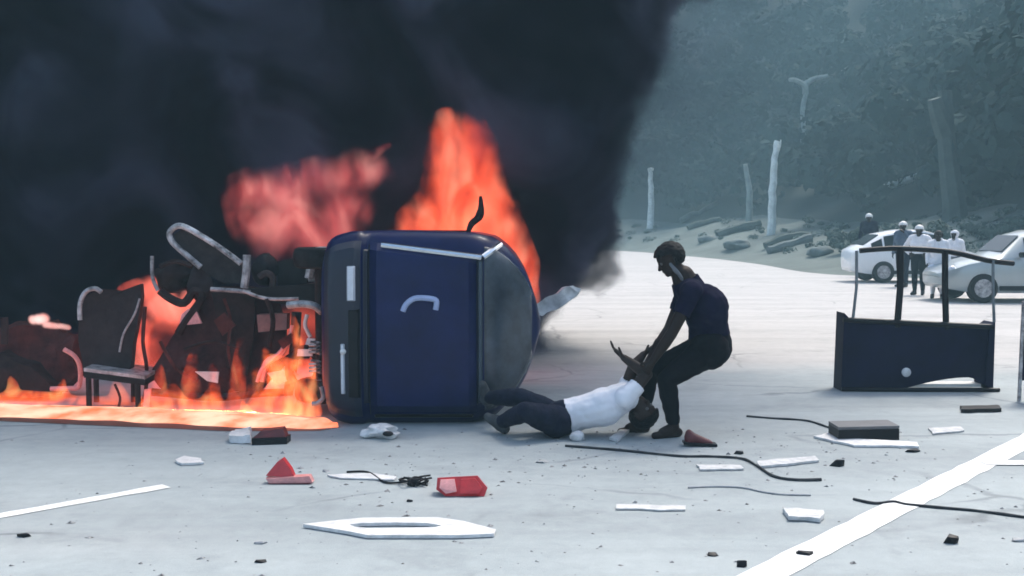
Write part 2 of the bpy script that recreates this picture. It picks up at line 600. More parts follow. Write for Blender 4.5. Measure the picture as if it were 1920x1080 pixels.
# pale trunks, poles and logs beyond the road ---------------------------
def zbase(p):
    """ground height of the hill below p, from the edge distance"""
    best = None
    for i in range(len(EPS)):
        e, nn = edge_frame(i)
        dd = (p - e).dot(nn)
        tt = abs((p - e).dot(Vector((-nn.y, nn.x, 0))))
        if best is None or tt < best[0]:
            best = (tt, dd, i)
    return hill_pt(best[2], best[1]).z if best[1] > 0 else 0.0
def find_on_hill(px, py):
    """where the sight line through a pixel meets the hill"""
    d = ray(px, py)
    o = Vector((0, 0, CAMH))
    Y = 20.0
    while Y < 150:
        p = o + d * (Y / d.y)
        if p.z <= zbase(p):
            return p
        Y += 0.4
    return o + d * (80 / d.y)
def trunk(name, label, cat, base_px, pts_px, r, m, group=None, back=0.0, stem='trunk'):
    b = find_on_hill(*base_px)
    Y = b.y - back
    pts = [at(x, y, Y) for x, y in pts_px]
    pts[0].z = min(pts[0].z, zbase(pts[0])) - 0.2
    t = thing(name, label, cat, pts[0], group)
    bm = BM()
    pp = smooth_path(pts, 4)
    n = len(pp)
    add_tube(bm, [q + Vector((nz(q, 2.0), nz(q, 2.0, 4), 0)) * r * 0.5 for q in pp], [r * (1.15 - 0.5 * k / (n - 1)) for k in range(n)], 8)
    obj(stem, bm, m, t)
    return t, Y
P = trunk('post', 'short pale upright post at the foot of the hill beside the smoke edge', 'post', (1218, 408), [(1219, 410), (1220, 365), (1220, 318)], 0.24, M_bark, back=4.0)
bm = BM(); q = at(1220, 318, P[1]); add_lathe(bm, q - Vector((0, 0, .1)), (0, 0, 1), [(0, .2), (.1, .25), (.2, .22), (.26, .08)], 10); obj('cap', bm, M_bark, P[0]); settle(P[0])
P = trunk('tree', 'tall pale bare leaning trunk standing alone on the verge', 'tree', (1446, 432), [(1446, 434), (1448, 390), (1450, 330), (1454, 290), (1459, 264)], 0.23, M_bark, back=3.0)
bm = BM(); add_tube(bm, smooth_path([at(1456, 290, P[1]), at(1462, 275, P[1] - .3), at(1464, 262, P[1] - .4)], 3), [.10, .08, .08, .07, .06, .05, .04], 6); obj('branch', bm, M_bark, P[0]); settle(P[0])
P = trunk('tree', 'faint grey thin trunk left of the tall pale leaning trunk', 'tree', (1402, 405), [(1405, 408), (1404, 360), (1398, 308)], 0.22, M_bark2, back=4.0); settle(P[0])
def branchy(label, Ypx, parts_px, m, r):
    b = find_on_hill(*Ypx)
    Y = b.y - 5.0
    pts = [at(x, y, Y) for x, y in parts_px[0]]
    root = pts[0].copy(); root.z = zbase(root)
    t = thing('tree', label, 'tree', root)
    bm = BM()
    pp = smooth_path([root - Vector((0, 0, .3))] + pts, 4)
    add_tube(bm, pp, [r * (1.2 - 0.6 * k / (len(pp) - 1)) for k in range(len(pp))], 8)
    obj('trunk', bm, m, t)
    for q in parts_px[1:]:
        bm = BM()
        pp = smooth_path([at(x, y, Y + dy) for x, y, dy in q], 4)
        add_tube(bm, pp, [r * (0.95 - 0.4 * k / (len(pp) - 1)) for k in range(len(pp))], 7)
        obj('branch', bm, m, t)
    settle(t)
branchy('pale bent bare tree with a flat level limb high on the hill', (1500, 292), [[(1500, 288), (1508, 250), (1505, 205), (1512, 172)], [(1510, 176, 0), (1508, 160, -.2), (1490, 150, -.3), (1480, 150, -.4)], [(1508, 160, 0), (1525, 148, -.2), (1552, 142, -.3)]], M_bark2, 0.26)
branchy('grey bare sloping tree trunk near the top of the frame', (1580, 148), [[(1578, 150), (1592, 122), (1606, 102), (1626, 88)]], M_bark2, 0.30)
branchy('thin grey upright trunk high among the hillside trees', (1706, 232), [[(1708, 240), (1705, 200), (1704, 168)]], M_bark2, 0.20)
branchy('broad dim grey tree trunk rising behind the onlookers', (1790, 395), [[(1790, 390), (1782, 330), (1774, 250), (1772, 170)], [(1774, 250, 0), (1760, 215, -.3), (1752, 185, -.4)]], mat('dim_grey_bark', (0.055, 0.075, 0.07), 0.9, var=0.25, scale=2, bump=0.5, bscale=10), 0.5)
bL = find_on_hill(1690, 342)
bm = BM()
pp = [at(1648, 354, bL.y - 3.0), at(1670, 347, bL.y - 3.05), at(1700, 338, bL.y - 3.05), at(1732, 325, bL.y - 3.1)]
add_tube(bm, smooth_path(pp, 4), [.24, .23, .22, .22, .21, .21, .2, .2, .19, .18, .17, .16, .14], 8)
tag(obj('fallen_trunk', bm, M_bark), 'pale fallen trunk lying aslant on the slope above the white car', 'fallen tree')

# logs and rocks along the verge
for k, (x0, y0, x1, y1, r, m_, lab) in enumerate([
        (1435, 452, 1520, 455, 0.22, M_log, 'dark mossy log lying level at the back of the verge'),
        (1440, 470, 1520, 468, 0.22, M_rock, 'pale grey log lying in front of the dark mossy log'),
        (1345, 442, 1425, 440, 0.26, M_log, 'dark curved log on the verge below the faint trunk'),
        (1290, 425, 1350, 422, 0.22, M_log, 'dark log on the verge right of the short pale post'),
        (1275, 408, 1345, 408, 0.20, M_rock, 'pale log lying highest on the verge')]):
    c = find_on_hill((x0 + x1) / 2, (y0 + y1) / 2)
    a_, b_ = at(x0, y0, c.y - .2), at(x1, y1, c.y + .3)
    n = 9
    bm = BM()
    pp = []
    for i in range(n):
        q = a_.lerp(b_, i / (n - 1))
        q.z = zbase(q) + r * 0.7 + nz(q, 1.3, k) * 0.12
        pp.append(q)
    add_tube(bm, pp, [r * (1 + 0.25 * nz(q, 2.2, k + 3)) for q in pp], 8)
    tag(obj('log', bm, m_), lab, 'log', 'logs lying on the verge')
def lump(name, c, s, m, label, cat, seed, group=None, parent=None, sub=3, rough=0.35):
    bm = BM()
    bmesh.ops.create_icosphere(bm, subdivisions=sub, radius=1)
    for v in bm.verts:
        k = 1 + rough * nz(v.co, 1.4, seed) + rough * 0.4 * nz(v.co, 3.5, seed + 2)
        v.co = Vector((v.co.x * s[0], v.co.y * s[1], v.co.z * s[2])) * k + Vector(c)
    o = obj(name, bm, m, parent, ang=60)
    if label: tag(o, label, cat, group)
    return o
for k, (x, y, s, lab) in enumerate([(1385, 462, .55, 'pale grey boulder on the verge between the logs'), (1330, 452, .5, 'low grey boulder left of the logs'),
                                    (1540, 476, .45, 'small grey boulder at the right end of the logs')]):
    c = find_on_hill(x, y)
    lump('boulder', c + Vector((0, 0, s * .15)), (s * 1.4, s, s * .55), M_rock, lab, 'boulder', k * 5.0, 'boulders on the verge')
for k, (x, y, r, lab) in enumerate([(1578, 478, .55, 'pale leafy bush left of the white car'), (1600, 462, .45, 'small bush behind the roof of the white car'),
                                    (1560, 455, .4, 'grey green bush farthest left of the white car'), (1765, 470, .6, 'dark bush between the two parked cars')]):
    c = find_on_hill(x, y)
    t = thing('bush', lab, 'bush', c, 'bushes on the verge')
    leaves_np('foliage', [c + Vector((rnd.uniform(-.3, .3), rnd.uniform(-.3, .3), r * (.4 + .3 * j))) for j in range(4)], [r * .7] * 4, 160, 0.07, M_leaf2, 20 + k, parent=t)
    bm = BM()
    add_tube(bm, [c - Vector((0, 0, .1)), c + Vector((.05, 0, r))], [.04, .02], 6)
    obj('stem', bm, M_log, t)
    settle(t)

# ------------------------------------------------------------------ overturned van
VF, VX, VB = 8.78, -360 / 2059 * 8.78, 0.775
AW = [(0, .585), (.02, .66), (.06, .71), (.13, .755), (.25, .785), (.45, .79), (.8, .785), (1.2, .775), (1.39, .735), (1.5, .645), (1.58, .555), (1.65, .44), (1.71, .30), (1.755, .15), (1.775, .05)]
def vw(a):
    for (a0, w0), (a1, w1) in zip(AW, AW[1:]):
        if a <= a1:
            t = (a - a0) / (a1 - a0)
            return w0 + (w1 - w0) * t
    return AW[-1][1]
def vc(a):
    c = 0.0
    if a < 0.37:
        t = min(1, (0.37 - a) / 0.05)
        c -= 0.07 * t * t * (3 - 2 * t)
    if a < 0.12:
        c += 0.12 * ((0.12 - a) / 0.12) ** 2
    if a > 1.27:
        c += 0.42 * ((a - 1.27) / 0.5) ** 1.4
    return c
def vs(a, b, off=0.0):
    s = min(1.0, abs(b) / vw(a))
    c = vc(a) + 0.14 * s ** 7 - off
    p = Vector((a, c, b))
    dent = 0.014 * nz(p, 2.6, 2) + 0.006 * nz(p, 6, 4)
    return Vector((VX + a, VF + c + dent, VB + b + 0.004))
van = thing('overturned_van', 'dark navy van tipped on its side with tailgate facing the camera', 'van', (VX + .8, VF + 1.1, 0))
bm = BM()
NA, NS = 44, 26
rows = []
for i in range(NA + 1):
    a = 1.775 * i / NA
    rows.append([bm.verts.new(vs(a, (-1 + 2 * j / NS) * vw(a))) for j in range(NS + 1)])
for i in range(NA):
    for j in range(NS):
        bm.faces.new((rows[i][j], rows[i][j + 1], rows[i + 1][j + 1], rows[i + 1][j]))
bd = [e for e in bm.edges if e.is_boundary]
for (cc, sc) in ((0.5, 1.0), (2.1, 1.0), (2.45, 0.93)):
    r = bmesh.ops.extrude_edge_only(bm, edges=bd)
    nv = [v for v in r['geom'] if isinstance(v, bmesh.types.BMVert)]
    for v in nv:
        v.co.y = VF + cc
        v.co.x = VX + .85 + (v.co.x - VX - .85) * sc
        v.co.z = VB + (v.co.z - VB) * (sc if v.co.z > VB else 1)
    bd = [e for e in r['geom'] if isinstance(e, bmesh.types.BMEdge) and e.is_boundary]
bmesh.ops.contextual_create(bm, geom=bd)
obj('body', bm, M_navy, van, ang=50)
def patch(name, a0, a1, b0, b1, off, m, bev=0.03, na=14, nb=18, parent=van, fit=None, bfun=None, skirt=0.02, ang=25):
    """a panel lying on the tail of the van, edges bevelled, with its own thickness"""
    bm = BM()
    top = []
    us = sorted(set([0, bev / (a1 - a0), 1 - bev / (a1 - a0), 1] + [i / na for i in range(na + 1)]))
    vsn = sorted(set([0, bev / (b1 - b0), 1 - bev / (b1 - b0), 1] + [j / nb for j in range(nb + 1)]))
    for u in us:
        a = a0 + (a1 - a0) * u
        lo, hi = (b0, b1) if bfun is None else bfun(a)
        row = []
        for v in vsn:
            b = lo + (hi - lo) * v
            e = min(u * (a1 - a0), (1 - u) * (a1 - a0), v * (hi - lo), (1 - v) * (hi - lo))
            k = min(1, max(0, e / bev))
            row.append(bm.verts.new(vs(a, b, 0.004 + (off - 0.004) * k)))
        top.append(row)
    for i in range(len(us) - 1):
        for j in range(len(vsn) - 1):
            bm.faces.new((top[i][j], top[i][j + 1], top[i + 1][j + 1], top[i + 1][j]))
    bd = [e for e in bm.edges if e.is_boundary]
    r = bmesh.ops.extrude_edge_only(bm, edges=bd)
    for v in r['geom']:
        if isinstance(v, bmesh.types.BMVert):
            v.co.y += skirt
    bd = [e for e in r['geom'] if isinstance(e, bmesh.types.BMEdge) and e.is_boundary]
    bmesh.ops.contextual_create(bm, geom=bd)
    return obj(name, bm, m, parent, ang=ang)
tg = patch('tailgate', 0.395, 1.25, -0.68, 0.665, 0.055, M_navy, bev=0.06, bfun=lambda a: (-.68, .70 - .125 * (a - .39)))
# raised strip beside the tailgate; chrome tubes stand in for its sky highlight
patch('trim_strip', 0.345, 0.385, -0.60, 0.64, 0.02, M_dnavy, bev=0.012)
bm = BM(); add_tube(bm, [vs(.49 + .80 * k / 8, .675 - 0.10 * k / 8, .035) for k in range(9)], .024, 8); obj('edge_highlight', bm, M_chrome, van)
bm = BM(); add_tube(bm, [vs(1.30 + .14 * k / 4, .575 + .10 * k / 4, .03) for k in range(5)], .024, 8); obj('edge_highlight', bm, M_chrome, van)
patch('rear_window', 1.312, 1.70, -1, 1, 0.018, M_tint, bev=0.02, bfun=lambda a: (-vw(a) * .90, vw(a) * .88))
patch('bumper', 0.03, 0.33, -0.66, 0.68, 0.03, M_dnavy, bev=0.05, bfun=lambda a: (-vw(a) * .9, vw(a) * .9))
tl = patch('tail_lamp', 0.215, 0.30, 0.22, 0.52, 0.055, M_lens, bev=0.02)
patch('tail_lamp', 0.165, 0.215, -0.52, -0.10, 0.055, M_lens, bev=0.015)
patch('plate_recess', 0.225, 0.325, -0.55, 0.17, 0.042, M_black, bev=0.015)
bm = BM(); bmesh.ops.create_icosphere(bm, subdivisions=2, radius=.025, matrix=Matrix.Translation(vs(.20, -.165, .07))); obj('plate_lamp', bm, M_white, van)
# door handle with its arched rim
hp = [vs((x - 600) / 235, (800 - y) / 235 - VB, .075) for x, y in [(757, 583), (763, 570), (778, 559), (798, 558), (817, 561), (820, 568), (818, 580)]]
hd = BM(); add_tube(hd, smooth_path(hp, 3), .023, 8); hh = obj('handle', hd, mat('pale_blue_metal', (.36, .42, .62), .35, spec=.4), van)
bm = BM(); add_prism(bm, [Vector((p.x, p.y + .015, p.z)) for p in [vs((x - 600) / 235, (800 - y) / 235 - VB, .062) for x, y in [(765, 582), (772, 568), (815, 568), (812, 582)]]], Vector((0, .03, 0))); obj('handle_plate', bm, mat('worn_blue_plate', (.05, .07, .14), .5), hh)
# seam of the hatch, lower sill
patch('sill_trim', 0.42, 1.22, -0.73, -0.70, 0.03, M_black, bev=0.008, nb=3)
for a0, a1, b0, b1 in ((.385, .392, -.70, .68), (1.252, 1.258, -.62, .56)):
    patch('shut_line', a0, a1, b0, b1, .012, M_black, bev=.002, na=2)
for yy_ in (.75, 1.55):
    bm = BM()
    add_box(bm, (VX + .72, VF + yy_, VB + .786), (.85, .012, .012))
    obj('door_seam', bm, M_black, van)
# pale inner trim strip next to the window
patch('pillar_trim', 1.262, 1.30, -0.6, 0.55, 0.03, mat('grey_blue_trim', (.05, .07, .09), .4, spec=.3), bev=0.008)
# underside, axle and rear wheels (towards the left)
bm = BM()
add_box(bm, (VX - .03, VF + 1.3, VB), (.06, 1.9, 1.2))
obj('floor_pan', bm, M_char, van, bevel=.01)
for zz in (VB + .56, VB - .575):
    wc = Vector((VX - .06, VF + .62, zz))
    bm = BM()
    add_lathe(bm, wc, (0, 0, 1), [(-.085, .17), (-.09, .23), (-.075, .262), (-.03, .275), (.03, .275), (.075, .262), (.09, .23), (.085, .17)], 28)
    wh = obj('wheel', bm, M_rubber, van)
    bm = BM()
    add_lathe(bm, wc, (0, 0, 1), [(-.095, .05), (-.07, .16), (.07, .16), (.095, .05)], 20)
    obj('rim', bm, M_steel, wh)
bm = BM(); add_tube(bm, [Vector((VX - .11, VF + .62, VB - .5)), Vector((VX - .11, VF + .62, VB + .5))], .045, 10); obj('axle', bm, M_char, van)
for zz in (VB - .2, VB - .36):
    bm = BM()
    add_tube(bm, [Vector((VX - .13 + .05 * math.cos(t * 1.26), VF + .45 + .05 * math.sin(t * 1.26), zz - .05 + .006 * t)) for t in range(18)], .011, 6)
    obj('spring', bm, M_steel, van)
bm = BM(); add_tube(bm, smooth_path([at(540, 572, VF + .3), at(570, 570, VF + .25), at(590, 574, VF + .25), at(604, 585, VF + .3)], 4), .032, 8); obj('exhaust_pipe', bm, M_steel, van)
# twisted strip standing on the upper flank
bm = BM(); add_tube(bm, smooth_path([at(876, 440, VF + .5), at(884, 420, VF + .5), at(897, 408, VF + .52), at(902, 392, VF + .5), at(901, 368, VF + .48)], 3), [.016, .02, .024, .028, .03, .03, .034, .036, .034, .028, .022, .018, .012], 7); obj('bent_strip', bm, M_char, van)
# torn pale flap of roof sheet hanging off the far end of the van
bm = BM()
yy = VF + 2.30
add_prism(bm, [at(x, y, yy) for x, y in [(985, 585), (1012, 566), (1030, 556), (1050, 545), (1068, 536), (1082, 545), (1076, 560), (1060, 568), (1040, 582), (1015, 592)]], Vector((.03, .05, .02)))
bmesh.ops.triangulate(bm, faces=bm.faces)
bmesh.ops.subdivide_edges(bm, edges=bm.edges, cuts=2, use_grid_fill=True)
for v in bm.verts:
    v.co += Vector((nz(v.co, 7), nz(v.co, 7, 2) * 1.6, nz(v.co, 7, 5))) * .035
fl = obj('torn_flap', bm, M_greyfrag, van)
fl['label'] = 'crumpled pale grey flap torn from the roof'
settle(van)
# ------------------------------------------------------------------ burning wreck at the left
WY = 9.85
wreck = thing('burning_wreck', 'charred skeleton of a rickshaw with seat and bent tubes burning left of the van', 'vehicle wreck', (at(350, 765, WY).x, WY, 0))
def plate(name, pts, Y, thick, m, parent=wreck, tilt=0.0, bevel=.012, crum=0.02, sub=2, seed=0):
    """bent sheet or cushion with real thickness; tilt leans its top back"""
    bm = BM()
    poly = [at(x, y, Y) for x, y in pts]
    zc = sum(p.z for p in poly) / len(poly)
    add_prism(bm, poly, Vector((0, thick, 0)))
    bmesh.ops.triangulate(bm, faces=[f for f in bm.faces if len(f.verts) > 4])
    if sub:
        bmesh.ops.subdivide_edges(bm, edges=bm.edges, cuts=sub, use_grid_fill=True)
    for v in bm.verts:
        v.co.y += tilt * (v.co.z - zc) + crum * 1.6 * nz(v.co, 3.0, seed)
        v.co.x += crum * nz(v.co, 4.0, seed + 3)
        v.co.z += crum * nz(v.co, 4.0, seed + 6)
        v.co.z = max(v.co.z, .004)
    return obj(name, bm, m, parent, ang=35)
def pipe(name, pts, Y, r, m, parent=wreck, sub=4):
    bm = BM()
    P_ = [at(p[0], p[1], Y + (p[2] if len(p) > 2 else 0)) for p in pts]
    for q in P_:
        q.z = max(q.z, r)
    add_tube(bm, smooth_path(P_, sub), r, 8)
    return obj(name, bm, m, parent)
# seat backrest with its tube frame
plate('backrest', [(158, 555), (185, 545), (225, 548), (258, 535), (262, 560), (252, 640), (246, 692), (160, 690), (150, 640), (150, 590)], WY, .12, M_charfab, tilt=.15, crum=.025, seed=1)
pipe('backrest_frame', [(150, 600), (150, 570), (160, 548), (178, 541), (190, 548)], WY - .05, .022, M_steel)
pipe('backrest_frame', [(262, 560), (252, 590), (232, 625), (224, 660)], WY - .06, .010, M_steel)
pipe('backrest_frame', [(272, 575), (268, 640), (275, 690), (272, 740), (262, 770)], WY - .02, .018, M_rust)
# seat plate on legs
bm = BM()
c0, c1 = at(157, 690, WY - .25), at(272, 705, WY - .25)
dx = (c1 - c0)
add_prism(bm, [c0, c1, c1 - Vector((0, 0, .03)), c0 - Vector((0, 0, .03))], Vector((0, .42, .02)))
obj('seat', bm, M_steel, wreck, bevel=.008)
bm = BM()
add_prism(bm, [c0 - Vector((0, 0, .034)), c1 - Vector((0, 0, .034)), c1 - Vector((0, 0, .085)), c0 - Vector((0, 0, .085))], Vector((0, .40, .02)))
obj('seat_frame', bm, M_black, wreck, bevel=.008)
for x, dy in ((166, -.2), (258, -.2), (180, .12), (250, .12)):
    bm = BM()
    top = at(x, 708, WY + dy)
    add_tube(bm, [top, Vector((top.x, top.y, 0.0))], .026, 8)
    obj('leg', bm, M_black, wreck)
# raised front mudguard: pale rim round a dark hollow shell
pipe('mudguard_rim', [(452, 494), (420, 470), (385, 447), (350, 427), (332, 424), (318, 436), (322, 452), (340, 470), (376, 501)], WY + .1, .027, mat('sooty_white_paint', (.10, .09, .09), .6, var=.7, scale=9, col2=(.80, .78, .78)), sub=5)
plate('mudguard', [(326, 440), (340, 431), (380, 452), (452, 496), (452, 530), (418, 532), (385, 512), (335, 462)], WY + .13, .16, mat('sooty_grey_shell', (.030, .025, .026), .8, var=.5, scale=7, bump=.4, bscale=15, col2=(.055, .045, .046), spec=.2), crum=.012, seed=4)
# engine lumps and arms below the mudguard
lump('engine_block', at(330, 520, WY + .2), (.18, .16, .14), M_char, None, None, 2.0, parent=wreck, rough=.5)
lump('engine_block', at(375, 535, WY + .15), (.10, .12, .16), M_charfab, None, None, 6.0, parent=wreck, rough=.5)
pipe('swing_arm', [(300, 545), (320, 560), (345, 568), (365, 545), (378, 560), (350, 600), (335, 625)], WY - .02, .038, M_char)
pipe('steering_arm', [(285, 480), (286, 520), (296, 545)], WY + .05, .018, M_steel)
plate('bracket', [(340, 590), (352, 580), (368, 584), (378, 606), (336, 610)], WY - .04, .03, M_redpale, crum=.01, sub=1, seed=8)
# large scorched floor panel
plate('floor_panel', [(300, 660), (330, 610), (385, 545), (460, 540), (520, 548), (535, 600), (530, 690), (470, 735), (380, 742), (310, 735), (285, 700)], WY + .05, .07, mat('scorched_firelit_plum', (.030, .014, .016), .9, var=.5, scale=4, bump=.5, bscale=18, col2=(.062, .026, .026), spec=.15), tilt=.10, crum=.05, sub=3, seed=11)  # scorched panel, its colour reddened to carry the firelight
plate('floor_panel', [(395, 548), (475, 545), (478, 640), (462, 705), (425, 690)], WY - .03, .03, M_char, tilt=.08, crum=.02, sub=2, seed=12)
# chassis posts and rails
for pts, r, m_ in (([(463, 478), (462, 505), (458, 540)], .036, M_steel), ([(586, 470), (584, 500), (580, 522)], .045, M_steel), ([(578, 524), (600, 522), (624, 520)], .022, M_steel),
                   ([(486, 520), (500, 512), (512, 522), (508, 545)], .03, M_charfab), ([(395, 542), (440, 545), (470, 548)], .02, M_steel)):
    pipe('frame_tube', pts, WY - .1, r, m_)
plate('frame_rail', [(470, 540), (600, 530), (612, 565), (540, 572), (470, 560)], WY - .15, .10, M_black, crum=.01, seed=14)
lump('gear_case', at(497, 505, WY + .05), (.11, .12, .15), M_black, None, None, 9.0, parent=wreck, rough=.3)
plate('frame_rail', [(520, 490), (575, 480), (575, 530), (520, 535)], WY + .05, .12, M_black, crum=.01, seed=15)
plate('battery_box', [(482, 590), (538, 588), (538, 618), (484, 622)], WY - .1, .14, mat('heat_bleached_box', (.22, .12, .11), .8, var=.3, scale=8), crum=.008, seed=16)
pipe('frame_tube', [(556, 585), (553, 640), (548, 690), (540, 740)], WY - .22, .045, M_black)
pipe('frame_tube', [(540, 640), (525, 665), (500, 680), (490, 715)], WY - .25, .03, M_redpale)
pipe('frame_tube', [(480, 735), (510, 700), (545, 670), (580, 665)], WY - .18, .035, M_black)
pipe('cross_rail', [(285, 735), (400, 745), (480, 738), (545, 735)], WY - .05, .035, M_black)
plate('bracket', [(558, 655), (584, 655), (586, 668), (556, 668)], WY - .35, .03, M_white, crum=.004, sub=0, seed=17)
plate('bracket', [(365, 697), (410, 697), (408, 718), (388, 714)], WY - .12, .02, M_white, crum=.006, sub=1, seed=18)
pipe('frame_tube', [(602, 725), (606, 745), (596, 755), (585, 757)], VF + .1, .018, M_steel)
for k, (pts, r, m_) in enumerate([([(548, 610), (540, 640), (520, 665), (492, 690), (482, 716)], .016, M_redpale), ([(584, 690), (596, 700), (596, 716), (584, 726)], .020, M_redpale), ([(576, 590), (572, 610), (582, 632)], .018, M_white),
                                 ([(420, 560), (432, 600), (428, 660), (445, 720)], .014, M_rust), ([(300, 640), (330, 690), (372, 715)], .016, M_rust), ([(345, 655), (400, 640), (450, 655)], .014, M_char),
                                 ([(500, 560), (512, 600), (505, 650)], .022, M_char), ([(300, 500), (330, 490), (360, 500)], .02, M_char), ([(455, 545), (500, 560), (560, 560)], .015, M_steel), ([(215, 720), (225, 745), (222, 764)], .012, M_rust)]):
    pipe('bent_tube', pts, WY - .28, r, m_)  # pink and white tubes have the firelight put into their colour
for k, pts in enumerate([[(576, 634), (592, 636), (588, 648), (572, 646)], [(500, 700), (545, 690), (560, 705), (520, 722)], [(520, 640), (545, 625), (550, 640), (530, 655)], [(400, 600), (420, 585), (440, 610), (415, 630)], [(270, 730), (282, 728), (280, 770), (268, 772)]]):
    plate('bracket', pts, WY - .30, .03, [M_white, M_redpale, M_rust, M_rust, M_redpale][k], crum=.012, sub=1, seed=40 + k)  # white and pink brackets are coloured as highlights from the fire
# wheel lying in the fire
wc = at(570, 690, WY - .3)
bm = BM()
add_tube(bm, [wc + Vector((.13 * math.cos(t * math.pi / 12), .05 * math.sin(t * math.pi / 12), .16 * math.sin(t * math.pi / 12))) for t in range(24)], .04, 8, closed=True)
obj('wheel', bm, M_rubber, wreck)
settle(wreck)
# burnt heap at the far left
heap = thing('burnt_heap', 'dull red burnt heap of crumpled panels at the left edge of the fire', 'wreckage', (at(70, 760, 10.2).x, 10.2, 0))
plate('crumpled_panel', [(-60, 640), (20, 610), (90, 608), (140, 640), (150, 700), (120, 735), (-60, 735)], 10.25, .25, M_rust, heap, tilt=.3, crum=.09, sub=4, seed=21)
plate('crumpled_panel', [(-90, 690), (0, 660), (60, 690), (110, 735), (-90, 745)], 10.05, .15, M_char, heap, tilt=.3, crum=.06, sub=3, seed=22)
pipe('bent_tube', [(120, 655), (140, 668), (150, 690), (148, 725), (130, 728), (95, 729)], 10.0, .022, M_redpale, heap)
pipe('bent_tube', [(8, 595), (9, 620), (8, 645)], 10.1, .035, M_charfab, heap)
settle(heap)

# ------------------------------------------------------------------ fire
def flame(name, label, prims, mat_, voxel=.05, wob=.10, seed=0, sm=3, group=None, flat=0.55):
    me = fuse(prims, voxel, sm)
    ctr = sum((Vector(v.co) for v in me.vertices), Vector()) / max(1, len(me.vertices))
    for v in me.vertices:
        p = Vector(v.co)
        d = Vector((nz(p, 2.2, seed), nz(p, 2.2, seed + 4) * .6, nz(p, 1.6, seed + 8))) * wob + Vector((nz(p, 5.5, seed), 0, nz(p, 4.5, seed + 8))) * wob * .4
        q = p + d
        q.y = ctr.y + (q.y - ctr.y) * flat
        q.z = max(q.z, .012)
        v.co = q
    finish(me, True, 180)
    o = link(name, me, mat_)
    return tag(o, label, 'flames', group)
def cap(x0, y0, r0, x1, y1, r1, Y, dy=0.0):
    s = Y / F
    return (at(x0, y0, Y), r0 * s, at(x1, y1, Y + dy), r1 * s)
FLO = fire_mat('low_red_fire', (.12, .008, .003), (.90, .11, .025), (1.0, .40, .13), 4.2, 6.5, .8, .36, .70, 7.0, .8)
YA = 11.9
def soft_flame(label, prims, cols, strength, nscale=2.6, wamp=.22, wscale=1.8, seed=0.0, lo=.30, hi=.70, e0=.10, e1=.60, dk=(1, 1, 1), voxel=.06, name='flame'):
    """glowing gas whose glow falls off smoothly from the core of each puff, torn by rising noise"""
    sph = []
    for (p0, r0, p1, r1) in prims:
        p0, p1 = Vector(p0), Vector(p1)
        L = (p1 - p0).length
        k = max(1, round(L / (0.75 * (r0 + r1) / 2)))
        for i in range(k + 1):
            t = i / k
            sph.append((p0.lerp(p1, t), (r0 + (r1 - r0) * t) * 1.45))
    me = fuse([(c, r * 1.02, c + Vector((0, 0, .002)), r * 1.02) for c, r in sph], voxel, 2)
    cy = sum(c.y for c, r in sph) / len(sph)
    for v in me.vertices: v.co.z = max(v.co.z, .012)
    finish(me, True, 180)
    m = bpy.data.materials.new('fire_gas')
    m.use_nodes = True
    n, l = m.node_tree.nodes, m.node_tree.links
    n.clear()
    out = n.new('ShaderNodeOutputMaterial'); em = n.new('ShaderNodeEmission'); tc = n.new('ShaderNodeTexCoord')
    wn = n.new('ShaderNodeTexNoise'); wn.inputs['Scale'].default_value = wscale; wn.inputs['Detail'].default_value = 5; wn.inputs['Roughness'].default_value = .6
    mp = n.new('ShaderNodeMapping'); mp.inputs['Location'].default_value = (seed, seed * .6, -seed); mp.inputs['Scale'].default_value = (1, 1, .6)
    l.new(tc.outputs['Object'], mp.inputs['Vector']); l.new(mp.outputs[0], wn.inputs['Vector'])
    s1 = n.new('ShaderNodeVectorMath'); s1.operation = 'SUBTRACT'; s1.inputs[1].default_value = (.5, .5, .5); l.new(wn.outputs['Color'], s1.inputs[0])
    s2 = n.new('ShaderNodeVectorMath'); s2.operation = 'MULTIPLY_ADD'; s2.inputs[1].default_value = (wamp * 2, wamp, wamp * 2); l.new(s1.outputs[0], s2.inputs[0]); l.new(tc.outputs['Object'], s2.inputs[2])
    acc = None
    for c, r in sph:
        d = n.new('ShaderNodeVectorMath'); d.operation = 'DISTANCE'; d.inputs[1].default_value = c; l.new(s2.outputs[0], d.inputs[0])
        q = n.new('ShaderNodeMath'); q.operation = 'MULTIPLY_ADD'; q.inputs[1].default_value = -1 / r; q.inputs[2].default_value = 1.0; l.new(d.outputs['Value'], q.inputs[0])
        if acc is None: acc = q.outputs[0]
        else:
            mx = n.new('ShaderNodeMath'); mx.operation = 'SMOOTH_MAX'; mx.inputs[2].default_value = .15; l.new(acc, mx.inputs[0]); l.new(q.outputs[0], mx.inputs[1]); acc = mx.outputs[0]
    ss = n.new('ShaderNodeMapRange'); ss.interpolation_type = 'SMOOTHSTEP'; ss.inputs['From Min'].default_value = e0; ss.inputs['From Max'].default_value = e1; l.new(acc, ss.inputs['Value'])
    t = n.new('ShaderNodeTexNoise'); t.inputs['Scale'].default_value = nscale; t.inputs['Detail'].default_value = 6; t.inputs['Distortion'].default_value = 1.4; l.new(mp.outputs[0], t.inputs['Vector'])
    cr = n.new('ShaderNodeValToRGB'); e = cr.color_ramp.elements
    e[0].position = lo; e[0].color = (*cols[0], 1); e[1].position = hi; e[1].color = (*cols[2], 1)
    k = e.new((lo + hi) / 2); k.color = (*cols[1], 1)
    l.new(t.outputs['Fac'], cr.inputs['Fac']); l.new(cr.outputs['Color'], em.inputs['Color'])
    ms = n.new('ShaderNodeMath'); ms.operation = 'MULTIPLY'; ms.inputs[1].default_value = strength; l.new(ss.outputs['Result'], ms.inputs[0]); l.new(ms.outputs[0], em.inputs['Strength'])
    l.new(em.outputs[0], out.inputs['Volume'])
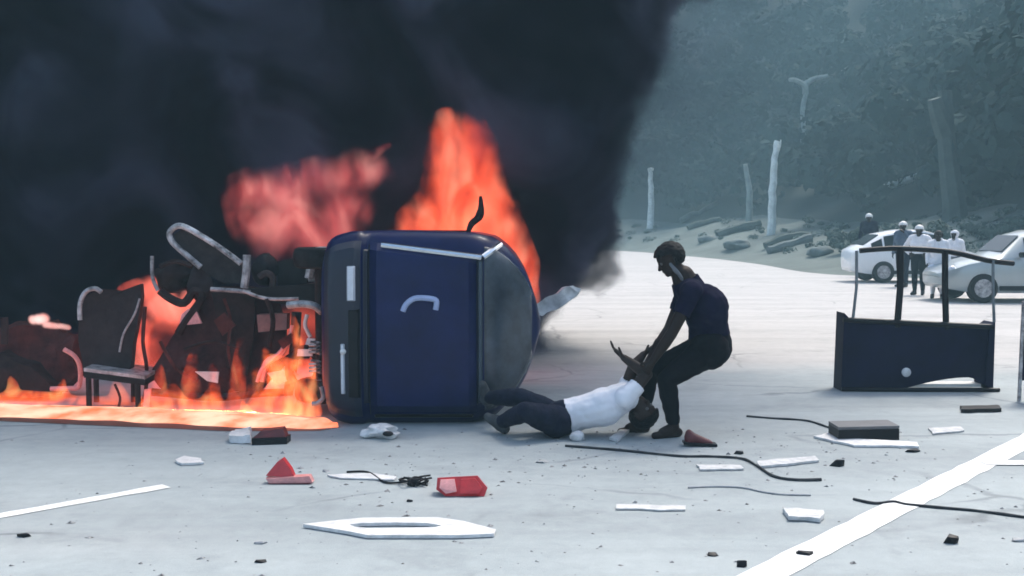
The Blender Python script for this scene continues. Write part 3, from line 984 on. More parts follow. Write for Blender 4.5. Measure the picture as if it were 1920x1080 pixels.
    return tag(link(name, me, m), label, 'flames')
soft_flame('tall orange flame leaping up behind the van with a pointed lobe to the right', [
    cap(838, 238, 26, 838, 300, 34, YA), cap(872, 238, 28, 890, 300, 40, YA), cap(834, 300, 24, 850, 380, 50, YA), cap(890, 300, 34, 905, 390, 50, YA), cap(920, 360, 26, 958, 384, 12, YA),
    cap(800, 405, 34, 775, 450, 40, YA), cap(860, 410, 60, 870, 480, 60, YA), cap(930, 430, 40, 960, 500, 38, YA), cap(968, 490, 28, 985, 570, 22, YA), cap(985, 570, 20, 980, 640, 14, YA)],
    ((.42, .026, .012), (1.0, .115, .045), (1.0, .27, .16)), 1.6, 2.4, .38, 2.6, 1.0, lo=.36, hi=.62, e0=.04, e1=.75)
soft_flame('wide smoky red flame rolling behind the wreck left of the tall flame', [
    cap(470, 370, 40, 540, 375, 50, YA), cap(550, 345, 30, 650, 335, 42, YA), cap(650, 330, 40, 700, 325, 32, YA), cap(690, 295, 14, 735, 275, 9, YA),
    cap(510, 430, 46, 620, 430, 56, YA - .2), cap(640, 390, 40, 690, 400, 24, YA), cap(590, 465, 40, 640, 480, 36, YA - .2), cap(440, 390, 18, 465, 440, 26, YA)],
    ((.03, .004, .008), (.50, .075, .075), (1.0, .34, .29)), 1.25, 2.3, .34, 1.9, 4.0, lo=.36, hi=.66, e0=.0, e1=1.0)
soft_flame('salmon flame between the scorched backrest and the raised mudguard', [
    cap(265, 550, 16, 290, 540, 24, WY + .35), cap(300, 570, 30, 330, 590, 24, WY + .35), cap(270, 610, 16, 265, 680, 12, WY + .3), cap(340, 590, 20, 360, 560, 18, WY + .35), cap(230, 545, 10, 265, 535, 12, WY + .35)],
    ((.40, .03, .02), (.9, .15, .10), (1.0, .34, .26)), 2.4, 3.5, .10, 3.5, 2.0, voxel=.03)
flame('flame', 'low orange flames licking at the ground beside the van underside', [
    cap(505, 780, 40, 520, 720, 24, 9.2), cap(550, 780, 40, 555, 700, 14, 9.1), cap(585, 780, 26, 575, 730, 10, 9.0), cap(520, 690, 30, 590, 690, 20, 9.6), cap(470, 780, 22, 480, 740, 14, 9.3)], FLO, .03, .06, 12)
flame('flame', 'dim red flames along the ground below the scorched floor panel', [
    cap(290, 770, 24, 450, 785, 26, 9.5, -.2), cap(330, 750, 22, 330, 725, 10, 9.45), cap(400, 760, 24, 410, 725, 10, 9.4), cap(300, 760, 20, 290, 735, 9, 9.5), cap(450, 770, 24, 440, 738, 10, 9.35)], FLO, .03, .06, 15)
flame('flame', 'dim red flames under the metal seat at the left edge', [
    cap(-60, 755, 26, 120, 760, 24, 9.85, -.1), cap(120, 760, 22, 270, 768, 22, 9.75, -.1), cap(20, 740, 20, 15, 710, 9, 9.8), cap(120, 740, 18, 125, 715, 8, 9.8), cap(225, 745, 18, 222, 715, 8, 9.7)], FLO, .03, .06, 18)
soft_flame('broad dull red glow of firelit smoke behind the whole burning wreck', [
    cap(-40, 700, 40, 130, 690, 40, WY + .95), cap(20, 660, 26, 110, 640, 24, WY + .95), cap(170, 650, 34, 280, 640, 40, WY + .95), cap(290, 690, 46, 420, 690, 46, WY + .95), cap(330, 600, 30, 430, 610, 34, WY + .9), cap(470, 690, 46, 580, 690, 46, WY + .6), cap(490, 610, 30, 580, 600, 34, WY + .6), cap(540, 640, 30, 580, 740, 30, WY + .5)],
    ((.10, .010, .006), (.55, .06, .035), (1.0, .24, .13)), 1.5, 3.2, .30, 2.4, 11.0, lo=.36, hi=.68, e0=.03, e1=.8)  # emission added in place of smoke lit red by the fire
soft_flame('thin orange flames curling in front of the van axle and frame tubes', [
    cap(470, 775, 16, 478, 700, 9, WY - .55), cap(510, 775, 20, 500, 660, 9, WY - .6), cap(545, 775, 20, 560, 640, 8, WY - .65), cap(585, 775, 16, 590, 690, 8, WY - .75), cap(560, 640, 10, 545, 590, 6, WY - .6)],
    ((.10, .006, .002), (.9, .10, .02), (1.0, .40, .14)), 4.0, 5.0, .16, 4.0, 13.0, lo=.40, hi=.64, e0=.05, e1=.8, voxel=.03)
soft_flame('thin red flames lapping over the front of the scorched floor panel', [
    cap(300, 768, 18, 296, 690, 8, WY - .35), cap(350, 770, 18, 362, 670, 8, WY - .38), cap(405, 772, 18, 398, 690, 8, WY - .4), cap(440, 772, 16, 452, 640, 7, WY - .42), cap(285, 640, 12, 300, 590, 7, WY - .2)],
    ((.06, .004, .002), (.75, .06, .018), (1.0, .30, .12)), 3.2, 5.0, .16, 4.0, 17.0, lo=.42, hi=.66, e0=.05, e1=.8, voxel=.03)
soft_flame('small pale pink flame on top of the burnt heap', [cap(62, 600, 9, 80, 598, 11, 9.95), cap(85, 608, 7, 128, 613, 5, 9.95)], ((.8, .2, .18), (1, .45, .4), (1, .6, .55)), 7.0, 4, .03, 5, 2.0, voxel=.015)
# burning liquid: thin bright edge creeping over the road
M_burn = bpy.data.materials.new('burning_liquid')
M_burn.use_nodes = True
n_, l_ = M_burn.node_tree.nodes, M_burn.node_tree.links
n_.clear()
out = n_.new('ShaderNodeOutputMaterial'); em = n_.new('ShaderNodeEmission'); tc = n_.new('ShaderNodeTexCoord'); tn = n_.new('ShaderNodeTexNoise'); cr = n_.new('ShaderNodeValToRGB')
tn.inputs['Scale'].default_value = 3.0
tn.inputs['Detail'].default_value = 4
cr.color_ramp.elements[0].position = .34; cr.color_ramp.elements[0].color = (.95, .17, .07, 1)
cr.color_ramp.elements[1].position = .62; cr.color_ramp.elements[1].color = (1, .54, .38, 1)
l_.new(tc.outputs['Object'], tn.inputs['Vector']); l_.new(tn.outputs['Fac'], cr.inputs['Fac']); l_.new(cr.outputs['Color'], em.inputs['Color']); l_.new(em.outputs[0], out.inputs['Surface'])
em.inputs['Strength'].default_value = 0.66
bm = BM()
rows = []
top = [(-260, 752), (0, 757), (150, 762), (300, 767), (430, 774), (520, 778), (590, 786), (632, 801)]
bot = [(-260, 778), (0, 783), (150, 788), (300, 795), (430, 802), (520, 804), (590, 805), (634, 803)]
A_ = smooth_path([gnd(*p) for p in top], 10)
B_ = smooth_path([gnd(*p) for p in bot], 10)
for a_, b_ in zip(A_, B_):
    r = []
    a2 = a_ + Vector((0, nz(a_, 3.0) * .10, 0)); b2 = b_ + Vector((0, nz(b_, 3.5, 2) * .05, 0))
    for k in range(7):
        t = k / 6
        q = a2.lerp(b2, t)
        q.z = .006 + .05 * math.sin(math.pi * t) * (0.6 + .8 * abs(nz(q, 4, 6)))
        r.append(bm.verts.new(q))
    rows.append(r)
for a_, b_ in zip(rows, rows[1:]):
    for k in range(6):
        bm.faces.new((a_[k], a_[k + 1], b_[k + 1], b_[k]))
tag(obj('burning_fuel', bm, M_burn, ang=180), 'bright pale orange edge of burning fuel creeping across the road', 'flames')
st = [gnd(x, y) for x, y in [(-260, 776), (150, 786), (300, 793), (430, 800), (540, 803), (640, 801), (600, 808), (430, 809), (300, 803), (200, 799), (0, 790), (-260, 784)]]
sheet('fuel_stain', [(p.x, p.y) for p in st], .004, mat('wet_fuel_stain', (.10, .05, .045), .4, var=.4, scale=4), 'dark wet stain along the edge of the burning fuel')

# ------------------------------------------------------------------ smoke
SM = bpy.data.materials.new('black_smoke')
SM.use_nodes = True
n_, l_ = SM.node_tree.nodes, SM.node_tree.links
n_.clear()
out = n_.new('ShaderNodeOutputMaterial')
pv = n_.new('ShaderNodeVolumePrincipled')
SMC = pv
pv.inputs['Anisotropy'].default_value = 0.0
tc = n_.new('ShaderNodeTexCoord')
def nn_(t, **kw):
    x = n_.new(t)
    for k, v in kw.items(): setattr(x, k, v)
    return x
def vnoise(scale, det, dist=0.0):
    t = nn_('ShaderNodeTexNoise')
    t.inputs['Scale'].default_value = scale; t.inputs['Detail'].default_value = det; t.inputs['Distortion'].default_value = dist
    l_.new(tc.outputs['Object'], t.inputs['Vector'])
    return t
wn = vnoise(0.62, 5)
vm = nn_('ShaderNodeVectorMath', operation='SUBTRACT'); l_.new(wn.outputs['Color'], vm.inputs[0]); vm.inputs[1].default_value = (.5, .5, .5)
vm2 = nn_('ShaderNodeVectorMath', operation='SCALE'); l_.new(vm.outputs[0], vm2.inputs[0]); vm2.inputs['Scale'].default_value = 2.4
vm3 = nn_('ShaderNodeVectorMath', operation='ADD'); l_.new(vm2.outputs[0], vm3.inputs[0]); l_.new(tc.outputs['Object'], vm3.inputs[1])
sep = nn_('ShaderNodeSeparateXYZ'); l_.new(vm3.outputs[0], sep.inputs[0])
EDGEZ = [(0, .25), (.7, .42), (1.43, 1.0), (2.25, 1.20), (2.9, 1.34), (4.1, 2.05), (5.2, 3.2), (7.5, 5.2), (10, 6.5)]
def xe(z):
    for (z0, x0), (z1, x1) in zip(EDGEZ, EDGEZ[1:]):
        if z <= z1:
            return x0 + (x1 - x0) * max(0, (z - z0)) / (z1 - z0)
    return EDGEZ[-1][1]
fc = nn_('ShaderNodeFloatCurve')
cv = fc.mapping.curves[0]
fc.mapping.use_clip = False
cv.points[0].location = (0, EDGEZ[0][1] / 10); cv.points[1].location = (1, EDGEZ[-1][1] / 10)
for z, x in EDGEZ[1:-1]:
    cv.points.new(z / 10, x / 10)
fc.mapping.update()
def math_(op, a, b=None, clamp=False):
    x = nn_('ShaderNodeMath', operation=op); x.use_clamp = clamp
    for i, v in enumerate((a, b)):
        if v is None: continue
        if isinstance(v, (int, float)): x.inputs[i].default_value = v
        else: l_.new(v, x.inputs[i])
    return x.outputs[0]
def sstep(v, lo, hi):
    x = nn_('ShaderNodeMapRange', interpolation_type='SMOOTHSTEP')
    l_.new(v, x.inputs['Value']); x.inputs['From Min'].default_value = lo
    if isinstance(hi, (int, float)): x.inputs['From Max'].default_value = hi
    else: l_.new(hi, x.inputs['From Max'])
    return x.outputs['Result']
zz10 = math_('DIVIDE', sep.outputs['Z'], 10.0)
l_.new(zz10, fc.inputs['Value'])
xedge = math_('MULTIPLY', fc.outputs[0], 10.0)
dxe = math_('SUBTRACT', xedge, sep.outputs['X'])
wid = math_('MAXIMUM', math_('MULTIPLY', sep.outputs['Z'], 0.24), 0.35)
f1 = sstep(dxe, -0.45, wid)
f2 = sstep(sep.outputs['Y'], 11.9, 12.7)
f3 = math_('SUBTRACT', 1.0, sstep(sep.outputs['Y'], 16.5, 18.5))
f4 = sstep(sep.outputs['X'], -12.5, -10.5)
f5 = math_('SUBTRACT', 1.0, sstep(sep.outputs['Z'], 8.0, 9.6))
cn = vnoise(0.62, 6, 1.0)
ccr = nn_('ShaderNodeValToRGB')
ccr.color_ramp.elements[0].position = .40; ccr.color_ramp.elements[0].color = (.014, .012, .028, 1)
ccr.color_ramp.elements[1].position = .66; ccr.color_ramp.elements[1].color = (.17, .19, .29, 1)
ke = ccr.color_ramp.elements.new(.52); ke.color = (.048, .047, .082, 1)
l_.new(cn.outputs['Fac'], ccr.inputs['Fac']); l_.new(ccr.outputs['Color'], SMC.inputs['Color'])
dn = vnoise(1.1, 6, .5)
body = f1
for f in (f2, f3, f4, f5):
    body = math_('MULTIPLY', body, f)
ero = math_('MULTIPLY_ADD', dn.outputs['Fac'], 1.5); 
ero.node.inputs[2].default_value = -1.05
ero = math_('ADD', ero, math_('MULTIPLY', body, 1.15))
dens = math_('MULTIPLY', sstep(ero, 0.0, 0.45), sstep(body, 0.0, 0.25))
dens = math_('MULTIPLY', dens, 3.2)
# thin grey veil drifting off the right side
veil = math_('MULTIPLY', sstep(dxe, -2.2, 0.0), sstep(dn.outputs['Fac'], .38, .70))
for f in (f2, f3, f4, f5, sstep(sep.outputs['Z'], 1.2, 3.2)):
    veil = math_('MULTIPLY', veil, f)
dens = math_('ADD', dens, math_('MULTIPLY', veil, .30))
l_.new(dens, pv.inputs['Density'])
l_.new(pv.outputs[0], out.inputs['Volume'])
bm = BM()
prev = None
NP = 28
for k in range(16):
    z = .03 + 9.8 * k / 15
    xr, xl, y0, y1 = xe(z) + 1.0 + min(1.4, z * .45), -13.5, 11.45, 19.0
    ring = []
    for q in range(NP):
        t = 2 * math.pi * q / NP
        cx, cy = math.cos(t), math.sin(t)
        ex = (abs(cx) ** .35) * (1 if cx > 0 else -1); ey = (abs(cy) ** .35) * (1 if cy > 0 else -1)
        ring.append(bm.verts.new(((xl + xr) / 2 + ex * (xr - xl) / 2, (y0 + y1) / 2 + ey * (y1 - y0) / 2, z)))
    if prev:
        for q in range(NP):
            bm.faces.new((prev[q], prev[(q + 1) % NP], ring[(q + 1) % NP], ring[q]))
    else:
        bm.faces.new(ring[::-1])
    prev = ring
bm.faces.new(prev)
so = obj('smoke', bm, SM, ang=180)
tag(so, 'thick black smoke rolling up from the burning wreck', kind='stuff')

# ------------------------------------------------------------------ right: cargo box frame standing on the road
CY = 10.65
def cargo(loc_label, x0, x1, ytop, ybot, Y, group=None):
    pass
box = thing('cargo_box', 'dark navy rickshaw box with open upright posts standing on the road', 'rickshaw body', (at(1722, 735, CY).x, CY, 0))
pxm = CY / F
def wx(px): return at(px, 600, CY).x
def wz(py, px=1720): return at(px, py, CY).z
xl, xr = wx(1582), wx(1858)
zt, zb = wz(606), .07
# back panel with a ragged lower edge lifted on the right
bm = BM()
N = 28
lowf = lambda t: 0.022 + (0.0 if t < .42 else 0.11 * math.sin(min(1, (t - .42) / .45) * math.pi * .5)) if t < .88 else 0.132 - (t - .88) * .9
vt = []
for i in range(N + 1):
    t = i / N
    x = xl + (xr - xl) * t
    top_ = zt - .012 - .06 * t + .03
    lo = max(.02, lowf(t))
    vt.append([[bm.verts.new((x + (.02 * (t - .5)) * 0, CY + yy + .008 * nz((x, zq, yy), 5), zq)) for zq in (lo, lo + (top_ - lo) * .33, lo + (top_ - lo) * .66, top_)] for yy in (0, .035)])
for i in range(N):
    for s in (0, 1):
        for k in range(3):
            bm.faces.new((vt[i][s][k], vt[i + 1][s][k], vt[i + 1][s][k + 1], vt[i][s][k + 1]))
    bm.faces.new((vt[i][0][0], vt[i][1][0], vt[i + 1][1][0], vt[i + 1][0][0]))
    bm.faces.new((vt[i][0][3], vt[i + 1][0][3], vt[i + 1][1][3], vt[i][1][3]))
for i in (0, N):
    for k in range(3):
        bm.faces.new((vt[i][0][k], vt[i][0][k + 1], vt[i][1][k + 1], vt[i][1][k]))
pan = obj('rear_panel', bm, M_boxnavy, box)
bm = BM(); add_lathe(bm, at(1699, 698, CY - .002) + Vector((0, .002, 0)), (0, -1, 0), [(0, .045), (.012, .045), (.022, .03), (.025, .008)], 18); obj('reflector', bm, M_white, box)
# top edge rail, side flanges, bottom rail
bm = BM(); add_tube(bm, [Vector((xl - .01, CY - .01, zt + .035)), Vector((xr + .02, CY - .01, zt - .035))], .026, 8); obj('top_rail', bm, M_black, box)
bm = BM(); add_prism(bm, [Vector((xl - .02, CY - .02, .0)), Vector((xl + .06, CY - .02, .0)), Vector((xl + .04, CY - .02, zt + .06)), Vector((xl, CY - .02, zt + .10))], Vector((0, .26, 0))); obj('side_panel', bm, M_boxnavy, box, bevel=.006)
bm = BM(); add_prism(bm, [Vector((xr - .05, CY - .02, .06)), Vector((xr + .03, CY - .02, .0)), Vector((xr + .035, CY - .02, zt + .01)), Vector((xr - .02, CY - .02, zt - .03))], Vector((0, .26, 0))); obj('side_panel', bm, M_boxnavy, box, bevel=.006)
bm = BM(); add_tube(bm, [Vector((xl - .03, CY - .06, .025)), Vector((wx(1700), CY - .08, .022)), Vector((xr + .06, CY - .09, .022))], .02, 8); obj('bottom_rail', bm, M_black, box)
bm = BM(); add_box(bm, ((xl + xr) / 2, CY + .15, .045), (xr - xl - .12, .2, .03)); obj('floor', bm, mat('pale_box_floor', (.62, .63, .62), .6, var=.15), box)
M_greypost = mat('grey_tube_paint', (.14, .16, .17), .6, var=.3, scale=9)
for px_, y0, y1, r, m_, dx in ((1606, 470, 606, .015, M_greypost, -8), (1688, 468, 610, .034, M_black, -6), (1772, 472, 614, .032, M_black, 2), (1862, 488, 600, .015, M_greypost, 2)):
    bm = BM()
    add_tube(bm, [at(px_ + dx, y1 + 4, CY + .02), at(px_, (y0 + y1) / 2, CY + .03), at(px_, y0, CY + .04)], r, 8)
    obj('post', bm, m_, box)
bm = BM(); add_tube(bm, smooth_path([at(1612, 470, CY + .05), at(1650, 467, CY + .05), at(1690, 466, CY + .05), at(1780, 472, CY + .05), at(1850, 488, CY + .05), at(1900, 494, CY + .1)], 3), .026, 8); obj('roof_rail', bm, M_black, box)
settle(box)
# second frame, just entering at the right edge
C2 = 10.0
b2 = thing('cargo_box', 'dark upright panel with pale edge post cut off by the right frame edge', 'rickshaw body', (at(1990, 770, C2).x, C2, 0))
x2 = at(1912, 700, C2).x
bm = BM(); add_box(bm, (x2 + .42, C2 + .03, .50), (.80, .04, .62)); obj('rear_panel', bm, M_boxnavy, b2, bevel=.008)
bm = BM(); add_tube(bm, [Vector((x2, C2, .0)), Vector((x2 + .01, C2, .5)), Vector((x2 + .02, C2, .92))], .018, 8); obj('post', bm, M_steel, b2)
bm = BM(); add_tube(bm, [Vector((x2 + .82, C2, .0)), Vector((x2 + .82, C2, .95))], .02, 8); obj('post', bm, M_steel, b2)
bm = BM(); add_tube(bm, [Vector((x2 + .02, C2, .90)), Vector((x2 + .82, C2, .93))], .02, 8); obj('top_rail', bm, M_black, b2)
settle(b2)

# ------------------------------------------------------------------ parked cars
def car(label, cx, Y, L, H, W, paint, group, flip=1):
    """side-on car, nose to the left when flip=1"""
    t = thing('parked_car', label, 'car', (cx, Y, 0), group)
    # stations along the length from nose: (x, z_bottom, z_belt, z_top, half width belt, half width top)
    S = [(0.0, .38, .58, .60, .42, .40), (.04, .28, .66, .68, .70, .66), (.12, .22, .78, .80, .82, .74), (.24, .20, .88, .92, .84, .72), (.30, .20, .91, 1.00, .84, .68), (.40, .20, .93, 1.36, .84, .60),
         (.50, .20, .94, 1.47, .84, .58), (.66, .20, .95, 1.47, .84, .58), (.80, .22, .96, 1.36, .83, .60), (.92, .26, .95, 1.05, .80, .66), (.98, .32, .90, .93, .70, .62), (1.0, .42, .80, .82, .5, .48)]
    def pt(u, sy, sz): return Vector((cx + flip * (u - .5) * L, Y + sy * W / 1.68, sz * H / 1.47))
    bm = BM()
    rows = []
    for (u, zb_, zbelt, ztp, hw, ht) in S:
        prof = [(-hw * .92, zb_), (-hw, zb_ + .15), (-hw, zbelt - .06), (-hw * .97, zbelt), (-ht, ztp - .03), (-ht * .8, ztp), (0, ztp + .02), (ht * .8, ztp), (ht, ztp - .03), (hw * .97, zbelt), (hw, zbelt - .06), (hw, zb_ + .15), (hw * .92, zb_)]
        rows.append([bm.verts.new(pt(u, a, b)) for a, b in prof])
    for A, B in zip(rows, rows[1:]):
        n = len(A)
        for k in range(n):
            bm.faces.new((A[k], A[(k + 1) % n], B[(k + 1) % n], B[k]))
    bm.faces.new(rows[0]); bm.faces.new(rows[-1][::-1])
    obj('body', bm, paint, t, ang=45)
    def interp(u):
        for s0, s1 in zip(S, S[1:]):
            if u <= s1[0]:
                k = (u - s0[0]) / (s1[0] - s0[0])
                return [a + (b - a) * k for a, b in zip(s0, s1)]
        return list(S[-1])
    def side_pane(u0, u1, z0=.06, z1=.88, sgn=-1):
        bm = BM()
        q = []
        for u, k in ((u0, z0), (u1, z0), (u1, z1), (u0, z1)):
            _, zb_, zbelt, ztp, hw, ht = interp(u)
            z = zbelt + (ztp - zbelt) * k
            y = hw * .97 + (ht - hw * .97) * k
            q.append(pt(u, sgn * (y + .012), z))
        add_prism(bm, q, Vector((0, -sgn * .02, 0)))
        obj('side_window', bm, M_dglass, t)
    for sgn in (-1, 1):
        side_pane(.405, .53, sgn=sgn); side_pane(.55, .66, sgn=sgn); side_pane(.68, .79, z1=.82, sgn=sgn); side_pane(.805, .88, z1=.72, sgn=sgn)
    for nm, (u0, u1) in (('windscreen', (.305, .395)), ('rear_screen', (.925, .815))):
        bm = BM()
        q = []
        for u, s in ((u0, -1), (u0, 1), (u1, 1), (u1, -1)):
            _, zb_, zbelt, ztp, hw, ht = interp(u)
            q.append(pt(u, s * ht * .82, ztp + .028))
        add_prism(bm, q, Vector((0, 0, -.02)))
        obj(nm, bm, M_dglass, t)
    for u in (.19, .80):
        for s in (-1, 1):
            c = pt(u, s * .76, 0); c.z = .31
            bm = BM()
            add_lathe(bm, c, (0, 1, 0), [(-.10, .20), (-.11, .27), (-.08, .31), (.08, .31), (.11, .27), (.10, .20)], 22)
            wh = obj('wheel', bm, M_rubber, t)
            bm = BM()
            add_lathe(bm, c + Vector((0, s * .09, 0)), (0, s, 0), [(0, .20), (.02, .19), (.025, .05)], 18)
            obj('rim', bm, M_steel, wh)
    for s in (-1, 1):
        bm = BM(); c = pt(.06, s * .55, .66)
        bmesh.ops.create_icosphere(bm, subdivisions=2, radius=.10, matrix=Matrix.Translation(c)); obj('headlight', bm, M_lens, t)
        bm = BM(); add_box(bm, pt(.37, s * .93, .98), (.10, .16, .11)); obj('mirror', bm, M_black, t, bevel=.02)
    bm = BM(); add_box(bm, pt(.5, -.845, .30), (L * .46, .03, .10)); obj('sill', bm, M_black, t, bevel=.008)
    settle(t)
    return t
car('white parked car with dark windows seen through the left posts of the box', at(1586, 500, 32).x + 2.05, 32.0, 4.1, 1.50, 1.68, M_whitecar, 'cars parked at the road edge', flip=-1)
car('silver white car at the right edge behind the box posts', at(1800, 500, 23.8).x + 1.45, 23.8, 4.2, 1.52, 1.72, M_silver, 'cars parked at the road edge')

# ------------------------------------------------------------------ people
def person(label, J, voxel=.012, sc=1.0, cloth=None, group=None, skin=None, face=(0, -1, 0), up=(0, 0, 1), hand_dirs=None, hair='cap', sleeves=.55, wr=.012, toes=True, bulk=1.0, nk=1.0):
    """one continuous body from joints J; clothing, hair and shoes are separate children"""
    skin = skin or M_skin
    base = (J['ankleL'] + J['ankleR']) / 2
    root = thing('person', label, 'person', (J['pelvis'].x, J['pelvis'].y, 0), group)
    r = lambda v: v * sc
    face, up = Vector(face).normalized(), Vector(up).normalized()
    side = up.cross(face).normalized()
    face = side.cross(up).normalized()
    B = []     # (region, p0, r0, p1, r1)
    def add(reg, a, ra, b, rb): B.append((reg, Vector(a), r(ra), Vector(b), r(rb)))
    pe, ch, ne, hd = J['pelvis'], J['chest'], J['neck'], J['head']
    sh = J['shoulderR'] - J['shoulderL']
    hipv = J['hipR'] - J['hipL']
    add('trousers', J['hipL'], .118 * bulk, J['hipR'], .118 * bulk)
    wa = pe.lerp(ch, .42)
    add('trousers', pe, .125 * bulk, pe.lerp(ch, .12), .125 * bulk)
    add('shirt', pe.lerp(ch, .18), .122 * bulk, wa, .115 * bulk)
    for k in (-.22, .22):
        add('shirt', wa + hipv * k * .6, .105 * bulk, ch + sh * k, .125 * bulk)
        add('shirt', ch + sh * k, .115 * bulk, (J['shoulderL'] + J['shoulderR']) / 2 + sh * k, .09)
    add('shirt', J['shoulderL'].lerp(J['shoulderR'], .06), .072, J['shoulderR'].lerp(J['shoulderL'], .06), .072)
    add('collar', (J['shoulderL'] + J['shoulderR']) / 2, .085 * nk, ne, .068 * nk)
    add('neck', ne, .060 * nk, hd - up * r(.05), .056)
    for s in 'LR':
        S_, E_, W_ = J['shoulder' + s], J['elbow' + s], J['wrist' + s]
        add('arm' + s, S_, .060, S_.lerp(E_, .45), .052); add('arm2' + s, S_.lerp(E_, .45), .052, E_, .043)
        add('fore' + s, E_, .044, E_.lerp(W_, .35), .044); add('fore' + s, E_.lerp(W_, .35), .044, W_, .028)
        H_, K_, A_, T_ = J['hip' + s], J['knee' + s], J['ankle' + s], J['toe' + s]
        add('trousers', H_, .105 * bulk, H_.lerp(K_, .45), .092); add('trousers', H_.lerp(K_, .45), .092, K_, .064)
        kb = K_.lerp(A_, .3)
        back = Vector((0, 0, 0))
        add('shank' + s, K_, .062, kb, .062); add('shank' + s, kb, .062, A_.lerp(K_, .12), .042)
        fd = (T_ - A_); fl = fd.copy()
        heel = A_ - Vector((fl.x, fl.y, 0)).normalized() * r(.035) + (T_ - A_).normalized() * 0 - Vector((0, 0, r(.045)))
        add('foot' + s, A_.lerp(K_, .05), .042, A_ - Vector((0, 0, r(.02))), .042)
        add('foot' + s, heel, .036, T_, .028); add('foot' + s, A_, .04, A_.lerp(T_, .6), .034)
        # hand
        hdv = (hand_dirs or {}).get(s)
        fdv = (Vector(hdv[0]) if hdv else (W_ - E_)).normalized()
        pn = Vector(hdv[1]) if hdv else Vector((0, 0, 0)) 
        if pn.length < .1:
            pn = (pe - W_); 
        pn = (pn - fdv * pn.dot(fdv)).normalized()
        sd = fdv.cross(pn).normalized()
        if s == 'R': sd = -sd
        curl = hdv[2] if hdv else .45
        kn = W_ + fdv * r(.085)
        for k in (-.6, 0, .6):
            add('hand' + s, W_ + fdv * r(.01) + sd * r(.018 * k), .020, kn + sd * r(.036 * k), .016)
        for k, ln in ((-1, .066), (-.33, .076), (.33, .072), (1, .056)):
            p0 = kn + sd * r(.034 * k)
            d1 = (fdv + pn * curl).normalized(); d2 = (fdv * (1 - curl) + pn * (curl * 1.8)).normalized()
            p1 = p0 + d1 * r(ln * .55); p2 = p1 + d2 * r(ln * .5)
            add('hand' + s, p0, .0105, p1, .0098); add('hand' + s, p1, .0098, p2, .0085)
        q0 = W_ + fdv * r(.025) - sd * r(.026)
        q1 = q0 + (fdv * .6 - sd * .7 + pn * .4).normalized() * r(.045)
        add('hand' + s, q0, .015, q1, .012); add('hand' + s, q1, .012, q1 + (fdv * .9 + pn * .5).normalized() * r(.035), .0095)
    # head: cranium, jaw, chin, nose, ears, brow
    add('head', hd + up * r(.035) - face * r(.02), .092, hd + up * r(.035) + face * r(.012), .084)
    add('head', hd + up * r(.01) + face * r(.018), .078, hd - up * r(.055) + face * r(.035), .056)
    add('head', hd - up * r(.085) + face * r(.060), .026, hd - up * r(.078) + face * r(.05), .034)
    add('head', hd + up * r(.008) + face * r(.090), .010, hd - up * r(.030) + face * r(.108), .014)
    add('head', hd + up * r(.030) + side * r(.035) + face * r(.080), .013, hd + up * r(.030) - side * r(.035) + face * r(.080), .013)
    add('head', hd - up * r(.057) + side * r(.018) + face * r(.084), .010, hd - up * r(.057) - side * r(.018) + face * r(.084), .010)
    for s in (-1, 1):
        add('head', hd + side * s * r(.078) + up * r(.015) - face * r(.005), .014, hd + side * s * r(.080) - up * r(.03), .010)
    me = fuse([(a, ra, b, rb) for _, a, ra, b, rb in B], voxel, 3)
    finish(me, True, 180)
    body = link('body', me, skin, root)
    # regions
    names = [x[0] for x in B]
    P0 = np.array([tuple(x[1]) for x in B]); P1 = np.array([tuple(x[3]) for x in B]); R0 = np.array([x[2] for x in B]); R1 = np.array([x[4] for x in B])
    nf = len(me.polygons)
    ctr = np.empty(nf * 3); me.polygons.foreach_get('center', ctr); ctr = ctr.reshape(-1, 3)
    best = np.full(nf, 1e9); bi = np.zeros(nf, int); bt = np.zeros(nf)
    for k in range(len(B)):
        d = P1[k] - P0[k]; L2 = (d @ d) + 1e-12
        tt = np.clip(((ctr - P0[k]) @ d) / L2, 0, 1)
        ds = np.linalg.norm(ctr - (P0[k] + tt[:, None] * d), axis=1) - (R0[k] + (R1[k] - R0[k]) * tt)
        m_ = ds < best
        best[m_] = ds[m_]; bi[m_] = k; bt[m_] = tt[m_]
    reg = np.array(names)[bi]
    nv = len(me.vertices)
    co = np.empty(nv * 3); me.vertices.foreach_get('co', co); co = co.reshape(-1, 3)
    no = np.empty(nv * 3); me.vertices.foreach_get('normal', no); no = no.reshape(-1, 3)
    faces = [tuple(p.vertices) for p in me.polygons]
    def garment(name, mask, off, m, wrinkle=0.0, freq=14, lab=None):
        ids = np.nonzero(mask)[0]
        if len(ids) == 0: return None
        fs = [faces[i] for i in ids]
        used = sorted({v for f in fs for v in f})
        mp = {v: i for i, v in enumerate(used)}
        ec = {}
        for f in fs:
            for a, b in zip(f, f[1:] + f[:1]):
                k = (min(a, b), max(a, b))
                ec.setdefault(k, []).append((a, b))
        V = []
        for v in used:
            p = Vector(co[v]); nn = Vector(no[v])
            wv = wrinkle * (nz(Vector((p.x, p.y, p.z * 1.7)), freq, 3) + .5 * nz(p, freq * 2, 1)) if wrinkle else 0
            V.append(tuple(p + nn * (r(off) + wv)))
        Fs = [tuple(mp[v] for v in f) for f in fs]
        inner = {}
        for k, es in ec.items():
            if len(es) == 1:
                a, b = es[0]
                for v in (a, b):
                    if v not in inner:
                        inner[v] = len(V)
                        V.append(tuple(Vector(co[v]) - Vector(no[v]) * r(.004)))
                Fs.append((mp[b], mp[a], inner[a], inner[b]))
        g_ = bpy.data.meshes.new(name)
        g_.from_pydata(V, [], Fs)
        finish(g_, True, 60)
        o = link(name, g_, m, root)
        return o
    cl = cloth or {}
    torso = np.array([x in ('shirt',) for x in reg]) | ((reg == 'collar') & (bt < .75))
